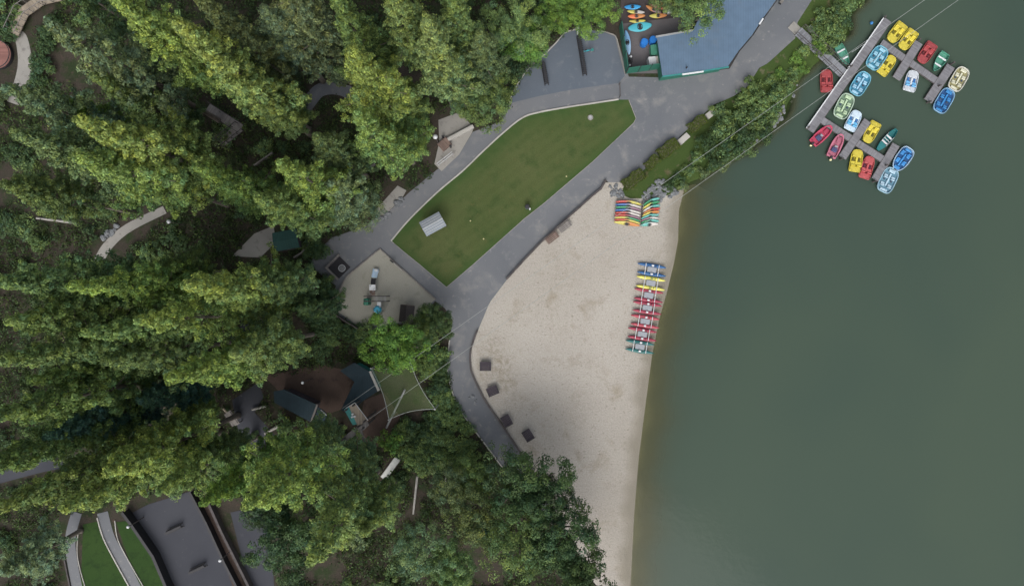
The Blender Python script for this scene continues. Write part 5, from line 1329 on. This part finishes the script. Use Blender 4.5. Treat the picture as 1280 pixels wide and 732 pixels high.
# small structures
def platformbox(px, py, h, l, w, ang, mat, lab, nm='tree_platform', cat='platform', g=None):
    t = thing(nm, lab, cat, (*W(px, py, h), 0), A(ang), g)
    MB().box((0, 0, h), (l, w, .1), bev=.01).build('deck', mat, t)
    for sx in (-1, 1):
        for sy in (-1, 1): MB().box((sx*l*.42, sy*w*.38, h/2), (.09, .09, h-.1)).build('leg', M['timber'], t)
        MB().box((0, sy*0+sx*w*.45, h+.3), (l*.9, .05, .06)).build('side_rail', M['timber'], t)
platformbox(290, 523, 1.2, 2.0, .95, -55, M['greywood'], 'small grey plank platform in the shaded asphalt yard')
o = MB().cyl((*W(279, 509), .3), (*W(286, 515), .3), .14, .14, 8).build('timber_post', M['tanwood']); tag(o, 'short tan timber lying at the grey plank platform', 'timber')
def log(pa, pb, r, lab, mat=None, z=.25):
    o = MB().cyl((*W(*pa), z), (*W(*pb), z+.1), r, r*.7, 9).build('fallen_log', mat or M['bark']); tag(o, lab, 'log', 'fallen logs and bare trunks')
greybark = plain('grey_bark', (.30, .29, .27), .9, .25, 2)
log((522, 594), (517, 641), .16, 'thin grey log standing out above the brown forest floor', greybark)
log((559, 584), (555, 614), .13, 'short grey log among thin trees above the brown floor', greybark)
log((98, 279), (48, 273), .17, 'bare grey trunk pointing left near the left edge', greybark)
log((166, 478), (110, 494), .2, 'bare grey trunk pointing left below the dark teal pine', greybark)
log((106, 472), (78, 471), .09, 'thin brown stick left of the bare grey trunk', M['brownwood'])
log((350, 531), (332, 541), .22, 'pale stub trunk below the slate cabin', greybark); log((333, 507), (316, 511), .18, 'pale stub trunk left of the slate cabin', greybark); log((285, 526), (262, 536), .14, 'long pale stub trunk left of the plank platform', greybark)
log((150, 534), (156, 526), .09, 'short tan stick on the brown floor at lower left', M['tanwood'])
log((358, 405), (355, 426), .12, 'pale post in the small shaded yard', greybark)
t = thing('plank_bridge', 'pale short plank ramp on the brown ground at lower middle', 'ramp', (*W(488.5, 584.5), 0), A(54))
MB().box((0, 0, .25), (3.1, .75, .1)).build('deck', plain('pale_boards', (.40, .41, .40)), t); MB().box((0, .4, .16), (3.1, .06, .3)).box((0, -.4, .16), (3.1, .06, .3)).build('side_board', M['greywood'], t)
# angled walkway
t = thing('boardwalk', 'angled grey boardwalk with dark rails deep in the forest', 'boardwalk')
for pa, pb, w in (((262, 136), (303, 162), 1.1), ((303, 160), (278, 180), 1.1)):
    a, b = Vector(W(*pa)), Vector(W(*pb)); d = b-a; an = math.atan2(d.y, d.x)
    o = MB().box((0, 0, 0), (d.length, w, .12)).build('deck', M['greywood'], t, ((a.x+b.x)/2, (a.y+b.y)/2, .5 if w == 1.1 and pa[0] == 262 else .515), (0, 0, an))
    r = MB()
    for s in (-1, 1):
        r.box((0, s*(w/2+.03), .9), (d.length, .07, .06))
        for k in range(5): r.box((-d.length/2+d.length*k/4, s*(w/2+.03), .42), (.07, .07, .95))
    r.build('railing', M['timber'], o)
fb = thing('wooden_footbridge', 'tan wooden footbridge bending round in the upper left corner', 'footbridge')
for k, (pa, pb) in enumerate((((22, 45), (36, 16)), ((34, 19), (58, 2)), ((56, 3), (95, -6)))):
    a, b = Vector(W(*pa)), Vector(W(*pb)); d = b-a; an = math.atan2(d.y, d.x)
    o = MB().box((0, 0, 0), (d.length, 1.35, .12)).build('deck', M['tanwood'], fb, ((a.x+b.x)/2, (a.y+b.y)/2, .7+.012*k), (0, 0, an))
    r = MB()
    for s in (-1, 1):
        r.box((0, s*.7, .95), (d.length*.96, .06, .06))
        for q in range(4): r.box((-d.length/2+d.length*(q+.5)/4, s*.7, .45), (.07, .07, 1.0))
    r.build('railing', M['greywood'], o)
t = thing('round_deck', 'round red-brown deck with dark rim at the left edge', 'deck', (*W(0, 70), 0))
MB().cyl((0, 0, .0), (0, 0, .45), 1.75, 1.75, 40).build('base', M['blackmetal'], t); MB().cyl((0, 0, .45), (0, 0, .52), 1.72, 1.72, 40).build('floor', planks('red_boards', (.21, .10, .085), .18, 1, .15), t)
MB().torus((0, 0, .85), 1.76, .05, 'Z', 40, 6).build('rail', M['blackmetal'], t)
t = thing('teal_shed', 'small shed with dark teal roof beside the paved clearing', 'shed', (*W(357, 300, 2.3), 0), A(10))
rf = MB(); gableroof(rf, 3.0, 2.3, 2.2, .35, .07); rf.build('roof', M['roofteal'], t); MB().prism([(-1.35, -1.0), (1.35, -1.0), (1.35, 1.0), (-1.35, 1.0)], 0, 2.18).build('wall', M['darkwood'], t); MB().box((0, -1.02, 1.0), (.8, .06, 1.9)).build('door', M['timber'], t)
t = thing('forest_fence', 'thin timber fence left of the upper pavement', 'fence')
for pa, pb in (((370, 322), (380, 316)), ((380, 316), (395, 297))):
    a, b = Vector(W(*pa)), Vector(W(*pb)); d = b-a; MB().box((0, 0, .5), (d.length, .12, 1.0)).build('panel', M['greywood'], t, ((a.x+b.x)/2, (a.y+b.y)/2, 0), (0, 0, math.atan2(d.y, d.x)))
t = thing('forest_fence', 'low timber fence between dark shrubs north of the clearing', 'fence')
for pa, pb in (((320, 208), (343, 192)), ((446, 222), (470, 206))):
    a, b = Vector(W(*pa)), Vector(W(*pb)); d = b-a; MB().box((0, 0, .4), (d.length, .14, .8)).build('panel', M['greywood'], t, ((a.x+b.x)/2, (a.y+b.y)/2, 0), (0, 0, math.atan2(d.y, d.x)))
t = thing('roadside_bench', 'white bench end standing at the road just past the roof tip', 'bench', (*W(976, 3), 0), A(55)); MB().box((0, 0, .45), (.7, .35, .06)).build('seat', M['greywood'], t); MB().box((-.28, 0, .22), (.06, .32, .44)).box((.28, 0, .22), (.06, .32, .44)).build('legs', M['blackmetal'], t)
